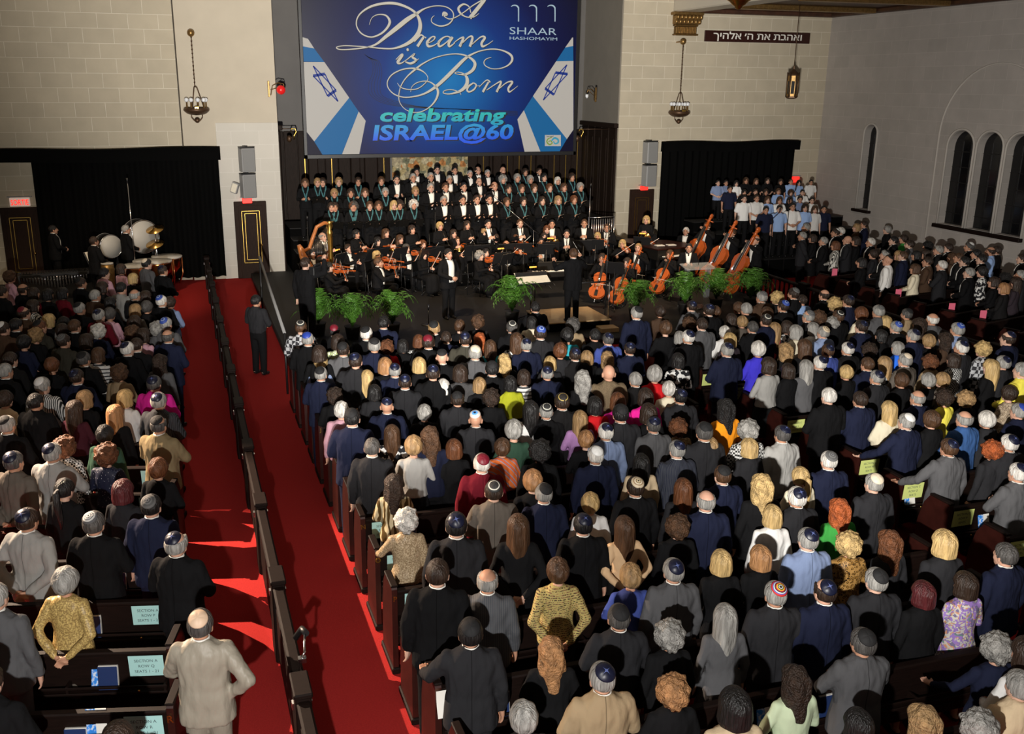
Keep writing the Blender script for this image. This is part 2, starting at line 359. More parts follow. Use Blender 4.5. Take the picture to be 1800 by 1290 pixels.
def evaluated(me, *mods):
    o = bpy.data.objects.new('tmp', me); COL.objects.link(o)
    for kind, kw in mods:
        md = o.modifiers.new(kind, kind)
        for k, v in kw.items(): setattr(md, k, v)
    dg = bpy.context.evaluated_depsgraph_get(); dg.update()
    r = bpy.data.meshes.new_from_object(o.evaluated_get(dg)); bpy.data.objects.remove(o)
    return r
def fuse(mb, name, voxel, smooth=4, ratio=1.0, m='wool'):
    """One continuous skin over overlapping closed shapes."""
    me = fix_normals(mb.mesh('tmp'))
    mods = [('REMESH', dict(mode='VOXEL', voxel_size=voxel)), ('SMOOTH', dict(factor=.5, iterations=smooth))]
    if ratio < 1: mods.append(('DECIMATE', dict(ratio=ratio)))
    r = evaluated(me, *mods); r.name = name; r.materials.clear(); r.materials.append(MAT[m])
    r.polygons.foreach_set('use_smooth', [True]*len(r.polygons)); return r
def text(name, s, size, m, parent=None, loc=(0, 0, 0), rot=(pi/2, 0, 0), shear=0.0, bold=0.0, depth=.002, align='CENTER', spacing=1.0, xs=1.0):
    c = bpy.data.curves.new(name, 'FONT'); c.body = s; c.size = size; c.align_x = align; c.shear = shear; c.offset = bold; c.extrude = depth
    c.space_character = spacing; c.resolution_u = 3
    o = bpy.data.objects.new('tmp', c); COL.objects.link(o)
    dg = bpy.context.evaluated_depsgraph_get(); dg.update()
    me = bpy.data.meshes.new_from_object(o.evaluated_get(dg)); bpy.data.objects.remove(o); bpy.data.curves.remove(c)
    me.materials.clear(); me.materials.append(MAT[m]); me.name = name
    if xs != 1:
        for v in me.vertices: v.co.x *= xs
    return link(name, me, parent, loc, rot)
ORD = 'first second third fourth fifth sixth seventh eighth ninth tenth eleventh twelfth thirteenth fourteenth fifteenth sixteenth seventeenth eighteenth nineteenth twentieth'.split() + ['twenty-'+x for x in 'first second third fourth fifth sixth seventh eighth ninth'.split()]

# ---------------------------------------------------------------- the room
def struct(name, mb, m): return mb.build(name, m, kind='structure')
XL, XR, YB, YS = -5.7, 21.9, 30.0, 19.6
struct('floor', MB().box((XL, 1.5, -.2), (XR, YS+11, 0)), 'carpet')
struct('floor_platform', MB().box((1.95, YS, 0), (14.9, 33, .15), .02), 'black_floor')
struct('floor_percussion', MB().box((XL, 21.6, 0), (-.35, 30, .15), .02), 'black_floor')
struct('wall_back', MB().box((XL, YB+.12, 0), (.26, YB+.5, 11)), 'wall_block')
struct('wall_back_pier', MB().box((.30, YB, 0), (3.0, 33.2, 11)), 'wall_plain')
struct('trim_1', MB().box((1.22, YB-.04, 0), (3.0, YB, 4.58), .005), 'wall_white')
struct('wall_niche', MB().box((3.0, 33, 0), (14.04, 33.3, 11)), 'niche_shade_grey')
struct('trim_7', MB().box((14.0, YB+.02, 4.5), (14.06, 33, 11)), 'jamb_shade_grey')
struct('wall_niche_side', MB().box((14.04, YB, 0), (15.8, 33.3, 11)), 'wall_block')
struct('wall_back_side', MB().box((15.8, YB+.06, 0), (XR+.3, YB+.5, 8.6)), 'wall_block')
struct('wall_left', MB().box((XL-.3, 1.5, 0), (XL, YB+.5, 11)), 'wall_block')
struct('ceiling', MB().box((XL, 1.5, 11), (16.7, 33.3, 11.2)), 'beam_paint')
struct('ceiling_side', MB().box((16.6, 1.5, 8.12), (XR+.3, YB+.5, 8.3)), 'ceiling_wood')
struct('beam_side', MB().box((15.82, 1.5, 8.0), (16.66, YB+.06, 11), .04).box((15.75, 1.5, 8.35), (16.75, YB+.06, 8.5), .03), 'beam_paint')
struct('trim_2', MB().box((16.7, YB-.25, 7.98), (XR, YB+.06, 8.12), .03).box((XR-.28, 3, 7.98), (XR, YB-.25, 8.12), .03), 'ceiling_wood')
cf = MB()
for k in range(7):
    cf.box((16.7, 27.4-3.2*k, 7.96), (XR-.3, 27.75-3.2*k, 8.12), .03)
struct('beam_coffer', cf, 'old_gold')
# side wall with four arched windows
WIN = [(27.37, .62), (23.4, .98), (22.3, .92), (21.24, .92)]
def arch(w, z0, z1, n=14):
    r = w/2; return [(-r, z0), (r, z0)] + [(r*cos(pi*i/n), z1-r+r*sin(pi*i/n)) for i in range(n+1)]
wall = MB().box((XR, 1.5, 0), (XR+.45, YB+.5, 8.6)); cut = MB()
for y, w in WIN: cut.prism([(0, y+a, z) for a, z in arch(w, 1.78, 4.52)], (XR-.2, 0, 0), (XR+.30, 0, 0))
cm = fix_normals(cut.mesh('cut')); co_ = bpy.data.objects.new('cut', cm); COL.objects.link(co_)
wm = evaluated(fix_normals(wall.mesh('wall_right')), ('BOOLEAN', dict(object=co_, operation='DIFFERENCE', solver='EXACT')))
bpy.data.objects.remove(co_); wm.materials.clear(); wm.materials.append(MAT['wall_grey']); wm.name = 'wall_right'
tag(link('wall_right', wm), kind='structure')
for i, (y, w) in enumerate(WIN):
    p = struct('window_%d' % (i+1), MB().prism([(0, y+a, z) for a, z in arch(w, 1.78, 4.52)], (XR+.24, 0, 0), (XR+.28, 0, 0)), 'window_night')
    fr = MB(); pts = [(XR-.02, y+a*1.06, z if z > 1.8 else 1.75) for a, z in arch(w, 1.78, 4.56)]
    fr.tube(pts[1:]+[pts[0]], .035, 6); fr.build('window_frame', 'stone_trim', p)
    m = MB()
    for k in (-1, 1): m.box((XR+.22, y+k*w/6-.008, 1.78), (XR+.25, y+k*w/6+.008, 4.2))
    for k in range(5): m.box((XR+.22, y-w/2, 2.1+.45*k), (XR+.25, y+w/2, 2.115+.45*k))
    m.build('window_lattice', 'ebony', p)
struct('trim_3', MB().box((XR-.14, 26.95, 1.68), (XR+.1, 27.8, 1.77), .015), 'dark_wood')
struct('trim_4', MB().box((XR-.14, 20.7, 1.66), (XR+.1, 24.0, 1.77), .015), 'dark_wood')
ap = [(XR-.005, 22.3+2.02, .2)]+[(XR-.005, 22.3+2.02*cos(pi*i/24), 4.35+2.02*sin(pi*i/24)) for i in range(25)]+[(XR-.005, 22.3-2.02, .2)]
struct('trim_5', MB().tube(ap, .03, 6), 'stone_trim')
# dark panelled lower walls of the niche, with gilt strips
pn = MB(); gs = MB()
for i in range(25):
    x0 = 3.02+i*.441
    if 7.0 < x0+.2 < 9.75: continue
    pn.box((x0, 32.9, .15), (x0+.43, 33, 4.2), .02)
    if i % 2 == 0 or i > 15: gs.box((x0+.195, 32.885, .6), (x0+.22, 32.9, 3.95))
struct('wall_niche_panel', pn, 'panel_wood'); struct('trim_6', gs, 'gold')
jm = MB()
for i in range(5):
    jm.box((13.98, 30.08+i*.58, .15), (14.05, 30.62+i*.58, 4.35), .02).box((13.96, 30.2+i*.58, .7), (14.0, 30.5+i*.58, 4.0), .02)
jm.box((13.9, 30.02, 4.35), (14.06, 33, 4.5), .02); struct('wall_niche_jamb', jm, 'panel_wood')
jm = MB()
for i in range(5): jm.box((2.99, 30.08+i*.58, .15), (3.06, 30.62+i*.58, 4.35), .02)
jm.box((2.98, 30.02, 4.35), (3.14, 33, 4.5), .02); struct('wall_niche_jamb', jm, 'panel_wood')
ps = MB()
for x in (4.2, 5.6, 10.6, 12.2): ps.box((x, 32.7, .15), (x+.32, 32.9, 4.1), .03)
struct('pillar_niche', ps, 'panel_wood')
tap = empty('ark_curtain', (8.37, 32.9, 0), label='gold and green patterned ark curtain hanging behind the top choir row', cat='curtain')
c = MB(); N = 60
for a, b in ((0, 0), (0, .05)): pass
fr_ = [[(-1.34+2.68*i/N, -.03+.03*sin(i*1.1)-off, z) for i in range(N+1)] for off in (0,) for z in (.6, 3.75)]
c.loft(fr_, False, True, False); c.build('drape', 'tapestry', tap)
c = MB().box((-1.4, -.08, 3.72), (1.4, .02, 3.86), .01)
c.build('rod', 'old_gold', tap)

def door(n, px0, px1, py, label, z0=0.0):
    x0 = on_y(px0, py, YB).x; x1 = on_y(px1, py, YB).x; h = on_y(px0, py, YB).z; y = YB+(.12 if n == 1 else .06 if n == 3 else -.04)
    w = x1-x0
    d = MB().box((x0, y-.09, z0), (x1, y+.0, h), .015).box((x0+.12, y-.10, z0), (x1-.12, y-.09, h-.12), .005).build('door_%d' % n, 'door_wood', kind='structure', label=label)
    for k, e in enumerate((.22, .31)):
        g = MB()
        a, b, t, zz0, zz1 = x0+w*e, x1-w*e, .012, z0+.25+e, h-.1-e*.8
        for lo, hi in (((a, zz0), (a+t, zz1)), ((b-t, zz0), (b, zz1)), ((a, zz0), (b, zz0+t)), ((a, zz1-t), (b, zz1))):
            g.box((lo[0], y-.115, lo[1]), (hi[0], y-.098, hi[1]))
        g.build('gilt_moulding', 'gold', d)
    MB().ball((x1-.2, y-.14, 1.0), .035).build('door_knob', 'brass', d)
    return x0, x1, h, y
D1 = door(1, -2, 66, 366, 'dark panelled door with gilt moulding under the red exit sign')
D2 = door(2, 410, 467, 354, 'dark panelled door with gilt moulding below the pair of grey loudspeakers')
D3 = door(3, 1107, 1150, 333, 'narrow dark panelled door beside the children choir backdrop')

def exit_sign(p, w, h, txt, label, m='exit_red', tm='exit_white'):
    t = empty('exit_sign', p, label=label, cat='sign')
    MB().box((-w/2, -.05, -h/2), (w/2, .05, h/2), .01).build('case', m, t)
    MB().box((-w/2-.06, -.04, h/2+.01), (w/2+.06, .04, h/2+.04)).box((-.03, .03, -h/2), (.03, .10, h/2)).build('bracket', 'grey_plastic', t)
    if txt:
        o = text('lettering', txt, h*.9, tm, t, (0, -.053, -h*.33), bold=.004)
        k = w*.88/max(.01, max(v.co.x for v in o.data.vertices)-min(v.co.x for v in o.data.vertices))
        for v in o.data.vertices: v.co.x *= k
p = on_y(35, 355, YB); exit_sign((p.x, YB+.0, p.z), .52, .24, 'SORTIE', 'red glowing exit sign reading SORTIE over the far door', 'exit_white', 'exit_red')
p = on_y(434, 353, YB); exit_sign((p.x, YB-.12, p.z+.02), .28, .15, None, 'small red exit light on the door frame below the loudspeakers')
p = on_y(1130, 330, YB); exit_sign((p.x, YB-.09, p.z), .26, .14, None, 'small red exit light over the narrow door by the grey loudspeakers')
p = on_y(1397, 318, YB); exit_sign((p.x, YB+.0, p.z+.05), .32, .2, None, 'red exit light behind the top row of the children choir')

def drape(name, x0, x1, z0, z1, y, label, val=None, amp=.07, w=.28):
    t = empty(name, ((x0+x1)/2, y, 0), label=label, cat='curtain'); cx = (x0+x1)/2
    n = int((x1-x0)/w*8); c = MB()
    f = lambda i: amp*sin(i*2*pi/8)+.03*sin(i*.37)
    top = [[(x0-cx+(x1-x0)*i/n, f(i)*(.5 if z > z1-.2 else 1), z+(.02*sin(i*.21) if z == z1 else 0)) for i in range(n+1)] for z in (z0, z0+(z1-z0)*.5, z1-.15, z1)]
    bk = [[(a, b+.05, c_) for a, b, c_ in r] for r in reversed(top)]
    c.loft(top+bk, False, True, False); c.build('drape', 'black_cloth', t)
    if val: 
        v = MB(); a, b, vz = val
        n = 60; r = [[(a-cx+(b-a)*i/n, -.14+.015*sin(i*.8)+o, z+.025*sin(i*.15)) for i in range(n+1)] for z, o in ((vz, 0), (z1+.04, -.02), (z1+.06, .16), (vz, .18))]
        v.loft(r, False, True, False); v.build('valance', 'black_cloth', t)
    return t
drape('backdrop_curtain', -3.75, 1.22, .15, 3.86, 29.62, 'tall black curtain behind the percussion', (-5.6, 1.28, 3.55))
drape('backdrop_curtain', 15.5, 20.62, .0, 3.86, 29.62, 'black curtain hung behind the children choir', (15.45, 20.7, 3.6))

# ---------------------------------------------------------------- picture screen
SY = 29.55; A0, A1 = on_y(533, 3, SY), on_y(1009, 270, SY); SCX, SCZ = (3.72+12.25)/2, 5.85
scr = empty('projection_screen', (SCX, SY, SCZ), label='huge blue event screen hanging in the arch above the choir', cat='screen'); scr.rotation_euler = (pi/2, 0, 0)
def S2(px, py, k=0.0): p = on_y(px, py, SY); return Vector((p.x-SCX, p.z-SCZ, k))
q = [S2(528, -20), S2(537, 272), S2(1007, 267), S2(1013, -20)]
bx0, bx1, by0, by1 = q[0].x, q[2].x, q[1].y, q[3].y+.2
def plate(name, pts, m, k, t=.004, parent=scr):
    mb = MB(); n = len(pts); mb.prism([Vector((p.x, p.y, 0)) for p in pts], (0, 0, k-t), (0, 0, k))
    return fix_normals(mb.mesh(name, m)) if parent is None else link(name, fix_normals(mb.mesh(name, m)), parent)
plate('picture', [Vector((bx0, by1, 0)), Vector((bx0, by0, 0)), Vector((bx1, by0, 0)), Vector((bx1, by1, 0))], 'scr_bg', 0, .02)
fm = MB()
for lo, hi in (((bx0-.10, by0-.12), (bx0, by1)), ((bx1, by0-.12), (bx1+.10, by1)), ((bx0-.10, by0-.12), (bx1+.10, by0)), ((bx0-.1, by1), (bx1+.1, by1+.1))):
    fm.box((lo[0], lo[1], -.12), (hi[0], hi[1], .03), .01)
fm.build('screen_frame', 'black_metal', scr)
fl = empty('flag_artwork', parent_loc := (0, 0, 0)); fl.parent = scr
def Q(s, ox, oy): return lambda x, y: S2(ox+x/s, oy+y/s)
L4 = Q(5.862, 525, 60); R5 = Q(5.867, 900, 60)
def polys(C, white, blue, navy):
    for w in white: plate('white_field', [C(*p) for p in w], 'scr_white', .008, parent=fl)
    for w in blue: plate('blue_stripe', [C(*p) for p in w], 'scr_blue', .006, parent=fl)
    for w in navy: plate('navy_corner', [C(*p) for p in w], 'scr_navy', .005, parent=fl)
polys(L4, [[(35, 30), (95, 48), (160, 148), (38, 125)], [(45, 288), (265, 288), (520, 655), (160, 1105), (65, 985)], [(618, 797), (690, 893), (620, 1255), (440, 1255)]],
      [[(38, 125), (160, 148), (265, 288), (42, 283)], [(520, 655), (618, 797), (440, 1250), (250, 1250), (160, 1105)]], [[(65, 985), (160, 1105), (255, 1255), (72, 1255)]])
polys(R5, [[(620, 35), (630, 35), (630, 122), (548, 138)], [(455, 280), (632, 276), (632, 985), (565, 1082), (215, 640)], [(122, 785), (298, 1226), (132, 1226), (55, 880)]],
      [[(548, 138), (630, 122), (632, 276), (455, 280)], [(215, 640), (565, 1082), (480, 1226), (298, 1226), (122, 785)]], [[(632, 985), (632, 1228), (480, 1228), (565, 1082)]])
def ribbon(name, pts, C, sc, m, k, sub=7, parent=scr, mul=1.0, dx=0, dy=0):
    """calligraphic stroke: points x, y, width in the traced frame"""
    P = [Vector((*C(x+dx, y+dy).xy, w*mul/sc*.01768)) for x, y, w in pts]
    out = []
    for i in range(len(P)-1):
        a, b, c_, d = P[max(i-1, 0)], P[i], P[i+1], P[min(i+2, len(P)-1)]
        for j in range(sub):
            t = j/sub; out.append(.5*((2*b)+(c_-a)*t+(2*a-5*b+4*c_-d)*t*t+(3*b-a-3*c_+d)*t**3))
    out.append(P[-1]); l, r = [], []
    for i, p in enumerate(out):
        d = out[min(i+1, len(out)-1)]-out[max(i-1, 0)]; n = Vector((-d.y, d.x, 0)); n = n.normalized() if n.length > 1e-9 else Vector((1, 0, 0))
        h = max(abs(p.z)*.5, .006); c0 = Vector((p.x, p.y, k)); l.append(c0+n*h); r.append(c0-n*h)
    mb = MB(); mb.loft([l, r], False, False, False)
    return link(name, mb.mesh(name, m), parent)
def star(C, tris):
    for t in tris: ribbon('star', [(*p, w) for p, w in t], C, 5.86, 'scr_star', .012, 1, fl)
# six-pointed stars drawn as two triangles in perspective
for C, T1, T2 in ((L4, ((150, 328), (385, 577), (297, 638)), ((148, 430), (270, 410), (405, 694))), (R5, ((565, 316), (432, 624), (340, 560)), ((572, 412), (447, 396), (322, 680)))):
    for a, b, c_ in (T1, T2):
        for u, v in ((a, b), (b, c_), (c_, a)):
            long_ = sqrt((u[0]-v[0])**2+(u[1]-v[1])**2) > 170
            ribbon('star', [(*u, 11 if long_ else 26), (*v, 11 if long_ else 26)], C, 5.86, 'scr_star', .012, 1, fl)
C1 = Q(5.294, 580, 0); C2 = Q(6, 640, 80)
G1 = [[(365, 230, 3), (390, 165, 5), (450, 135, 8), (520, 145, 14), (555, 200, 24), (530, 260, 20), (470, 315, 16), (380, 345, 12), (290, 310, 12), (245, 230, 10), (270, 140, 12), (370, 65, 18), (500, 32, 22), (620, 35, 24), (740, 80, 20), (810, 140, 24), (838, 220, 34), (825, 300, 40), (770, 370, 36), (690, 420, 26), (590, 450, 14), (480, 450, 12), (380, 440, 10), (250, 430, 9), (130, 425, 8), (60, 440, 8), (90, 460, 9), (200, 458, 10), (340, 440, 12), (430, 410, 18), (520, 340, 30), (620, 260, 40), (720, 180, 40), (800, 130, 28), (880, 80, 12), (980, 55, 8), (1080, 65, 9), (1140, 110, 10), (1145, 170, 10), (1100, 225, 12), (1020, 242, 12), (950, 210, 8), (945, 170, 6), (970, 145, 4)],
      [(870, 345, 22), (840, 390, 24), (812, 432, 26)], [(785, 388, 8), (825, 345, 10), (848, 325, 14), (880, 345, 8), (893, 352, 16)],
      [(905, 405, 8), (960, 375, 8), (975, 345, 14), (945, 345, 12), (905, 390, 24), (915, 430, 22), (970, 420, 10), (1030, 375, 6)],
      [(1120, 350, 14), (1090, 338, 10), (1050, 352, 14), (1010, 395, 24), (1020, 432, 18), (1075, 400, 10), (1130, 345, 10)], [(1140, 345, 24), (1105, 400, 26), (1112, 432, 18), (1160, 400, 6)],
      [(1150, 400, 6), (1200, 362, 10), (1240, 348, 18), (1230, 380, 24), (1205, 434, 26)], [(1212, 420, 7), (1290, 345, 12), (1325, 350, 22), (1300, 434, 26)], [(1312, 420, 7), (1400, 345, 12), (1440, 350, 22), (1410, 400, 24), (1420, 432, 20), (1470, 410, 8), (1515, 378, 5)],
      [(1045, 150, 6), (1058, 122, 26), (1085, 135, 24), (1060, 150, 8), (1110, 177, 9), (1170, 160, 8), (1250, 110, 9), (1330, 50, 10), (1430, -8, 12)], [(1440, -5, 30), (1380, 70, 36), (1300, 168, 34)],
      [(1310, 120, 8), (1290, 60, 10), (1240, 40, 16), (1195, 75, 22), (1210, 120, 18), (1260, 155, 10), (1330, 160, 8), (1385, 125, 4)],
      [(712, 464, 16), (722, 462, 26), (732, 460, 16)], [(612, 555, 6), (660, 508, 10), (672, 515, 22), (630, 578, 26), (660, 588, 12), (705, 560, 6)], [(705, 562, 6), (785, 500, 14), (765, 530, 20), (800, 560, 20), (750, 590, 20), (700, 575, 10)], [(790, 578, 8), (825, 545, 4)]]
G2 = [[(350, 395, 4), (385, 440, 8), (460, 462, 10), (560, 455, 9), (640, 400, 8), (672, 345, 7), (640, 290, 9), (570, 250, 18), (480, 240, 14), (380, 260, 12), (290, 310, 12), (245, 380, 10), (255, 450, 10), (320, 515, 12), (420, 545, 12), (540, 535, 14), (650, 500, 20), (760, 430, 32), (860, 340, 38), (960, 240, 38), (1050, 150, 32), (1120, 100, 20), (1220, 58, 12), (1340, 38, 12), (1450, 50, 14), (1540, 95, 24), (1560, 150, 26), (1520, 205, 16), (1440, 240, 10), (1350, 245, 9), (1280, 215, 10), (1262, 175, 10), (1290, 140, 8), (1340, 125, 4)],
      [(490, 490, 4), (500, 440, 6), (550, 395, 8), (640, 375, 9), (720, 400, 14), (775, 470, 26), (765, 550, 22), (710, 630, 14), (620, 690, 9), (520, 705, 8), (430, 670, 7), (375, 600, 8), (365, 520, 9), (390, 420, 10), (450, 330, 12), (540, 250, 20), (620, 190, 14), (740, 130, 10), (880, 95, 10), (1000, 90, 12), (1100, 120, 20), (1165, 180, 32), (1150, 250, 34), (1080, 300, 24), (1000, 305, 8), (955, 290, 8), (990, 280, 8), (1050, 300, 14), (1085, 350, 36), (1075, 420, 40), (1010, 480, 28), (900, 510, 12), (835, 500, 10), (850, 475, 8), (920, 465, 8), (1000, 490, 8), (1020, 520, 4)],
      [(1150, 395, 14), (1100, 430, 22), (1085, 470, 22), (1110, 488, 16), (1160, 460, 18), (1180, 415, 16), (1150, 392, 10)], [(1170, 430, 6), (1230, 420, 5)], [(1310, 385, 20), (1250, 490, 26)], [(1210, 440, 6), (1290, 365, 12), (1330, 388, 14)],
      [(1290, 470, 8), (1420, 385, 14), (1440, 395, 22), (1395, 490, 26)], [(1400, 475, 8), (1500, 392, 12), (1562, 385, 22), (1520, 450, 24), (1530, 488, 18), (1570, 465, 8), (1620, 425, 4)]]
scriptl = empty('script_lettering'); scriptl.parent = scr
for g, C, sc in ((G1, C1, 5.294), (G2, C2, 6)):
    for st in g:
        ribbon('stroke_shadow', st, C, sc, 'scr_shadow', .014, parent=scriptl, mul=.92, dx=5, dy=6)
        ribbon('stroke', st, C, sc, 'scr_text', .018, parent=scriptl, mul=.92)
def fit(name, s, x0, x1, yb, yt, m, shear=0, bold=.012, k=.018, full='H', spacing=1.0):
    a, b = S2(x0, yb), S2(x1, yb); h = S2(x0, yt).y-a.y
    o = text(name, s, 1, m, scr, (0, 0, 0), (0, 0, 0), shear, bold, .002, 'LEFT', spacing)
    xs = [v.co.x for v in o.data.vertices]; mn, mx = min(xs), max(xs)
    sx = (b.x-a.x)/(mx-mn); sy = h/.72
    for v in o.data.vertices: v.co.x = (v.co.x-mn)*sx; v.co.y *= sy
    o.location = (a.x, a.y, k)
    return o
fit('word_shadow', 'celebrating', 670, 892, 214.5, 191, 'scr_shadow', .15, .03, .015)
fit('word', 'celebrating', 668, 889, 213, 190, 'scr_celeb', .15, .03)
fit('word_shadow', 'ISRAEL@60', 657, 904, 248, 221, 'scr_shadow', .12, .03, .015)
fit('word', 'ISRAEL@60', 655, 902, 246, 219.5, 'scr_israel', .12, .03)
fit('word', 'SHAAR', 895.5, 978, 60, 47, 'scr_logo', 0, -.005)
fit('word', 'HASHOMAYIM', 895.5, 979, 69.5, 64, 'scr_logo', 0, 0)
for x in (898, 929.5, 962):
    ribbon('letter', [(x, 11.5, 1), (x+4, 9.5, 1.6), (x+9, 9.8, 2.2), (x+12.6, 13, 2.6), (x+13.2, 18, 2.2), (x+13.2, 38, 2.0)], S2, 1, 'scr_logo', .018)
C3 = R5
plate('emblem', [C3(338, 1040), C3(502, 1040), C3(502, 1155), C3(338, 1155)], 'scr_white', .014)
ribbon('emblem_six', [(410, 1062, 8), (370, 1080, 12), (358, 1112, 14), (385, 1138, 14), (412, 1122, 12), (395, 1100, 10), (372, 1110, 8)], C3, 5.867, 'scr_green', .02)
ribbon('emblem_zero', [(405, 1100, 14), (435, 1072, 20), (470, 1085, 20), (472, 1118, 18), (440, 1128, 14), (425, 1105, 12)], C3, 5.867, 'scr_cyan', .02)
o = fit('emblem_word', 'israel', 960.5, 972, 241, 238, 'ink', 0, .01, .02)
for j, dy in enumerate((0, 6, 12, 19, 27)):
    ribbon('wave_line', [(640+j*2, 95+dy*.3, .7), (654+j*3, 108, .7), (655+j*4, 128, .7), (648+j*5, 148, .7), (652+j*5, 168, .7), (680+j*5, 183-j, .7), (740, 190-j*2+dy*.2, .7), (820, 192-j+dy*.2, .7), (910, 196+dy*.3, .7)], S2, 1, 'scr_shadow', .003)

# ---------------------------------------------------------------- sign, lamps, loudspeakers on the walls
p0, p1 = on_y(1240, 53, YB), on_y(1423, 77, YB)
sg = empty('scripture_board', ((p0.x+p1.x)/2, YB+.055, (p0.z+p1.z)/2), label='long brown board with white Hebrew letters high on the back wall', cat='sign')
w2, h2 = (p1.x-p0.x)/2, (p0.z-p1.z)/2
MB().box((-w2, -.06, -h2), (w2, 0, h2), .01).build('board', 'red_wood', sg)
heb = 'ואהבת את ה׳ אלהיך'
o = text('lettering', heb[::-1], .3, 'paper', sg, (0, -.064, -.08), bold=.004)
xs = [v.co.x for v in o.data.vertices]
if xs:
    k = (w2*2*.84)/(max(xs)-min(xs))
    for v in o.data.vertices: v.co.x *= k; v.co.y *= 1.0
cp = empty('capital', (16.25, YB+.055, 7.28), label='carved gilt capital under the ceiling beam', cat='capital')
c = MB(); 
for z0, z1, w, d in ((0, .05, .43, .22), (.05, .28, .38, .18), (.28, .34, .42, .2), (.34, .62, .46, .26), (.62, .72, .54, .32)): c.box((-w, -d, z0), (w, 0, z1), .02)
c.build('block', 'old_gold', cp)
c = MB()
for i in range(13): c.box((-.36+i*.056, -.2, .06), (-.335+i*.056, -.17, .27), .008)
c.build('fluting', 'old_gold', cp)
c = MB()
for i in range(7):
    for j in range(2): c.ball((-.42+i*.14+j*.05, -.27, .42+j*.14), (.06, .05, .08), 8, 6)
c.build('acanthus_carving', 'old_gold', cp)
def chain_lamp(p, top, label):
    t = empty('chain_lamp', p, label=label, cat='lamp'); h = top-p[2]
    MB().ball((0, .02, h), .10, 12, 9).box((-.02, 0, h-.02), (.02, .47, h+.02)).build('wall_ball', 'old_gold', t)
    n = int((h-.95)/.055); c = MB()
    for i in range(n): z = .95+i*.055; c.tube([(0 if i % 2 else -.014, -.014 if i % 2 else 0, z), (0, 0, z+.05), (0 if i % 2 else .014, .014 if i % 2 else 0, z)], .015, 5)
    c.build('chain', 'bronze', t)
    for a in (0, 2*pi/3, 4*pi/3): MB().tube([(0, 0, .97), (.05*cos(a), .05*sin(a), .93), (.2*cos(a), .2*sin(a), .42)], .016, 5).build('hanger', 'bronze', t)
    MB().lathe([(.05, .06), (.20, .08), (.27, .11), (.33, .16), (.36, .20), (.34, .25), (.31, .27), (.29, .24), (.02, .2)], (0, 0, .12), 24).build('bowl', 'bronze', t)
    MB().ball((0, 0, .04), .075, 12, 8).tube([(-.15, 0, .28), (-.15, 0, .12), (-.08, 0, .03), (0, 0, 0)], .015, 6).tube([(.15, 0, .28), (.15, 0, .12), (.08, 0, .03), (0, 0, 0)], .015, 6).build('finial', 'bronze', t)
    for k in range(9):
        a = 2*pi*k/9; x, y = .27*cos(a), .27*sin(a)
        cnd = MB().lathe([(.03, 0), (.024, .01), (.02, .17)], (x, y, .37), 8).build('candle_tube', 'old_gold', t)
        MB().ball((x, y, .60), .062, 10, 8).build('bulb', 'bulb', cnd)
    MB().box((-.06, -.335, .33), (.06, -.31, .42), .01).build('badge', 'gold', t)
a, b = on_y(347, 214, 29.55), on_y(338, 58, 29.55); chain_lamp((a.x, 29.55, a.z), b.z, 'bronze chain lamp with white globes on the pier left of the screen')
a, b = on_y(1194, 216, 29.55), on_y(1202, 73, 29.55); chain_lamp((a.x, 29.60, a.z), b.z, 'bronze chain lamp with white globes below the gilt capital')
p = on_y(1391, 172, 27.0)
t = empty('hanging_lantern', p, label='gold six sided lantern hanging on a long chain before the Hebrew board', cat='lantern')
MB().tube([(0, 0, .95), (0, 0, 8.1-p.z)], .012, 6).build('chain', 'bronze', t)
hexp = lambda r, z: [(r*cos(pi/3*i+pi/6), r*sin(pi/3*i+pi/6), z) for i in range(6)]
MB().loft([hexp(.10, -.03), hexp(.17, 0), hexp(.17, .05)], True, False).build('base_plate', 'bronze', t)
MB().loft([hexp(.19, .66), hexp(.17, .71), hexp(.08, .80), hexp(.03, .86), hexp(.02, .95)], True, False).build('roof', 'bronze', t)
for i in range(6):
    a = pi/3*i+pi/6; MB().tube([(.17*cos(a), .17*sin(a), .02), (.17*cos(a), .17*sin(a), .76)], .022, 6).build('post', 'bronze', t)
    b = pi/3*i+pi/3; M = Matrix.Rotation(b-pi/2, 4, 'Z'); y = -.14 if False else .145
    f = MB()
    for lo, hi in (((-.085, .05), (-.05, .66)), ((.05, .05), (.085, .66)), ((-.085, .05), (.085, .12)), ((-.085, .5), (.085, .66))): f.box((lo[0], y-.01, lo[1]), (hi[0], y+.01, hi[1]), 0, M)
    f.build('gilt_panel', 'old_gold', t); MB().box((-.05, y-.004, .12), (.05, y+.004, .5), 0, M).build('pane', 'window_night', t)
p = on_y(1298, 17, 19)
t = empty('brass_chandelier', (p.x, 19, p.z), label='polished brass chandelier bowl hanging under the side beam', cat='chandelier')
MB().lathe([(.01, 0), (.06, .02), (.09, .07), (.13, .09), (.2, .16), (.30, .22), (.33, .30), (.33, .36), (.25, .4), (.1, .5), (.05, .9)], (0, 0, 0), 28).build('bowl', 'brass', t)
MB().tube([(0, 0, .85), (0, 0, 11-p.z)], .02, 6).build('rod', 'bronze', t)
for k in range(6):
    a = pi/3*k; MB().tube([(.3*cos(a), .3*sin(a), .3), (.42*cos(a), .42*sin(a), .3), (.46*cos(a), .46*sin(a), .5)], .02, 6).build('arm', 'brass', t)
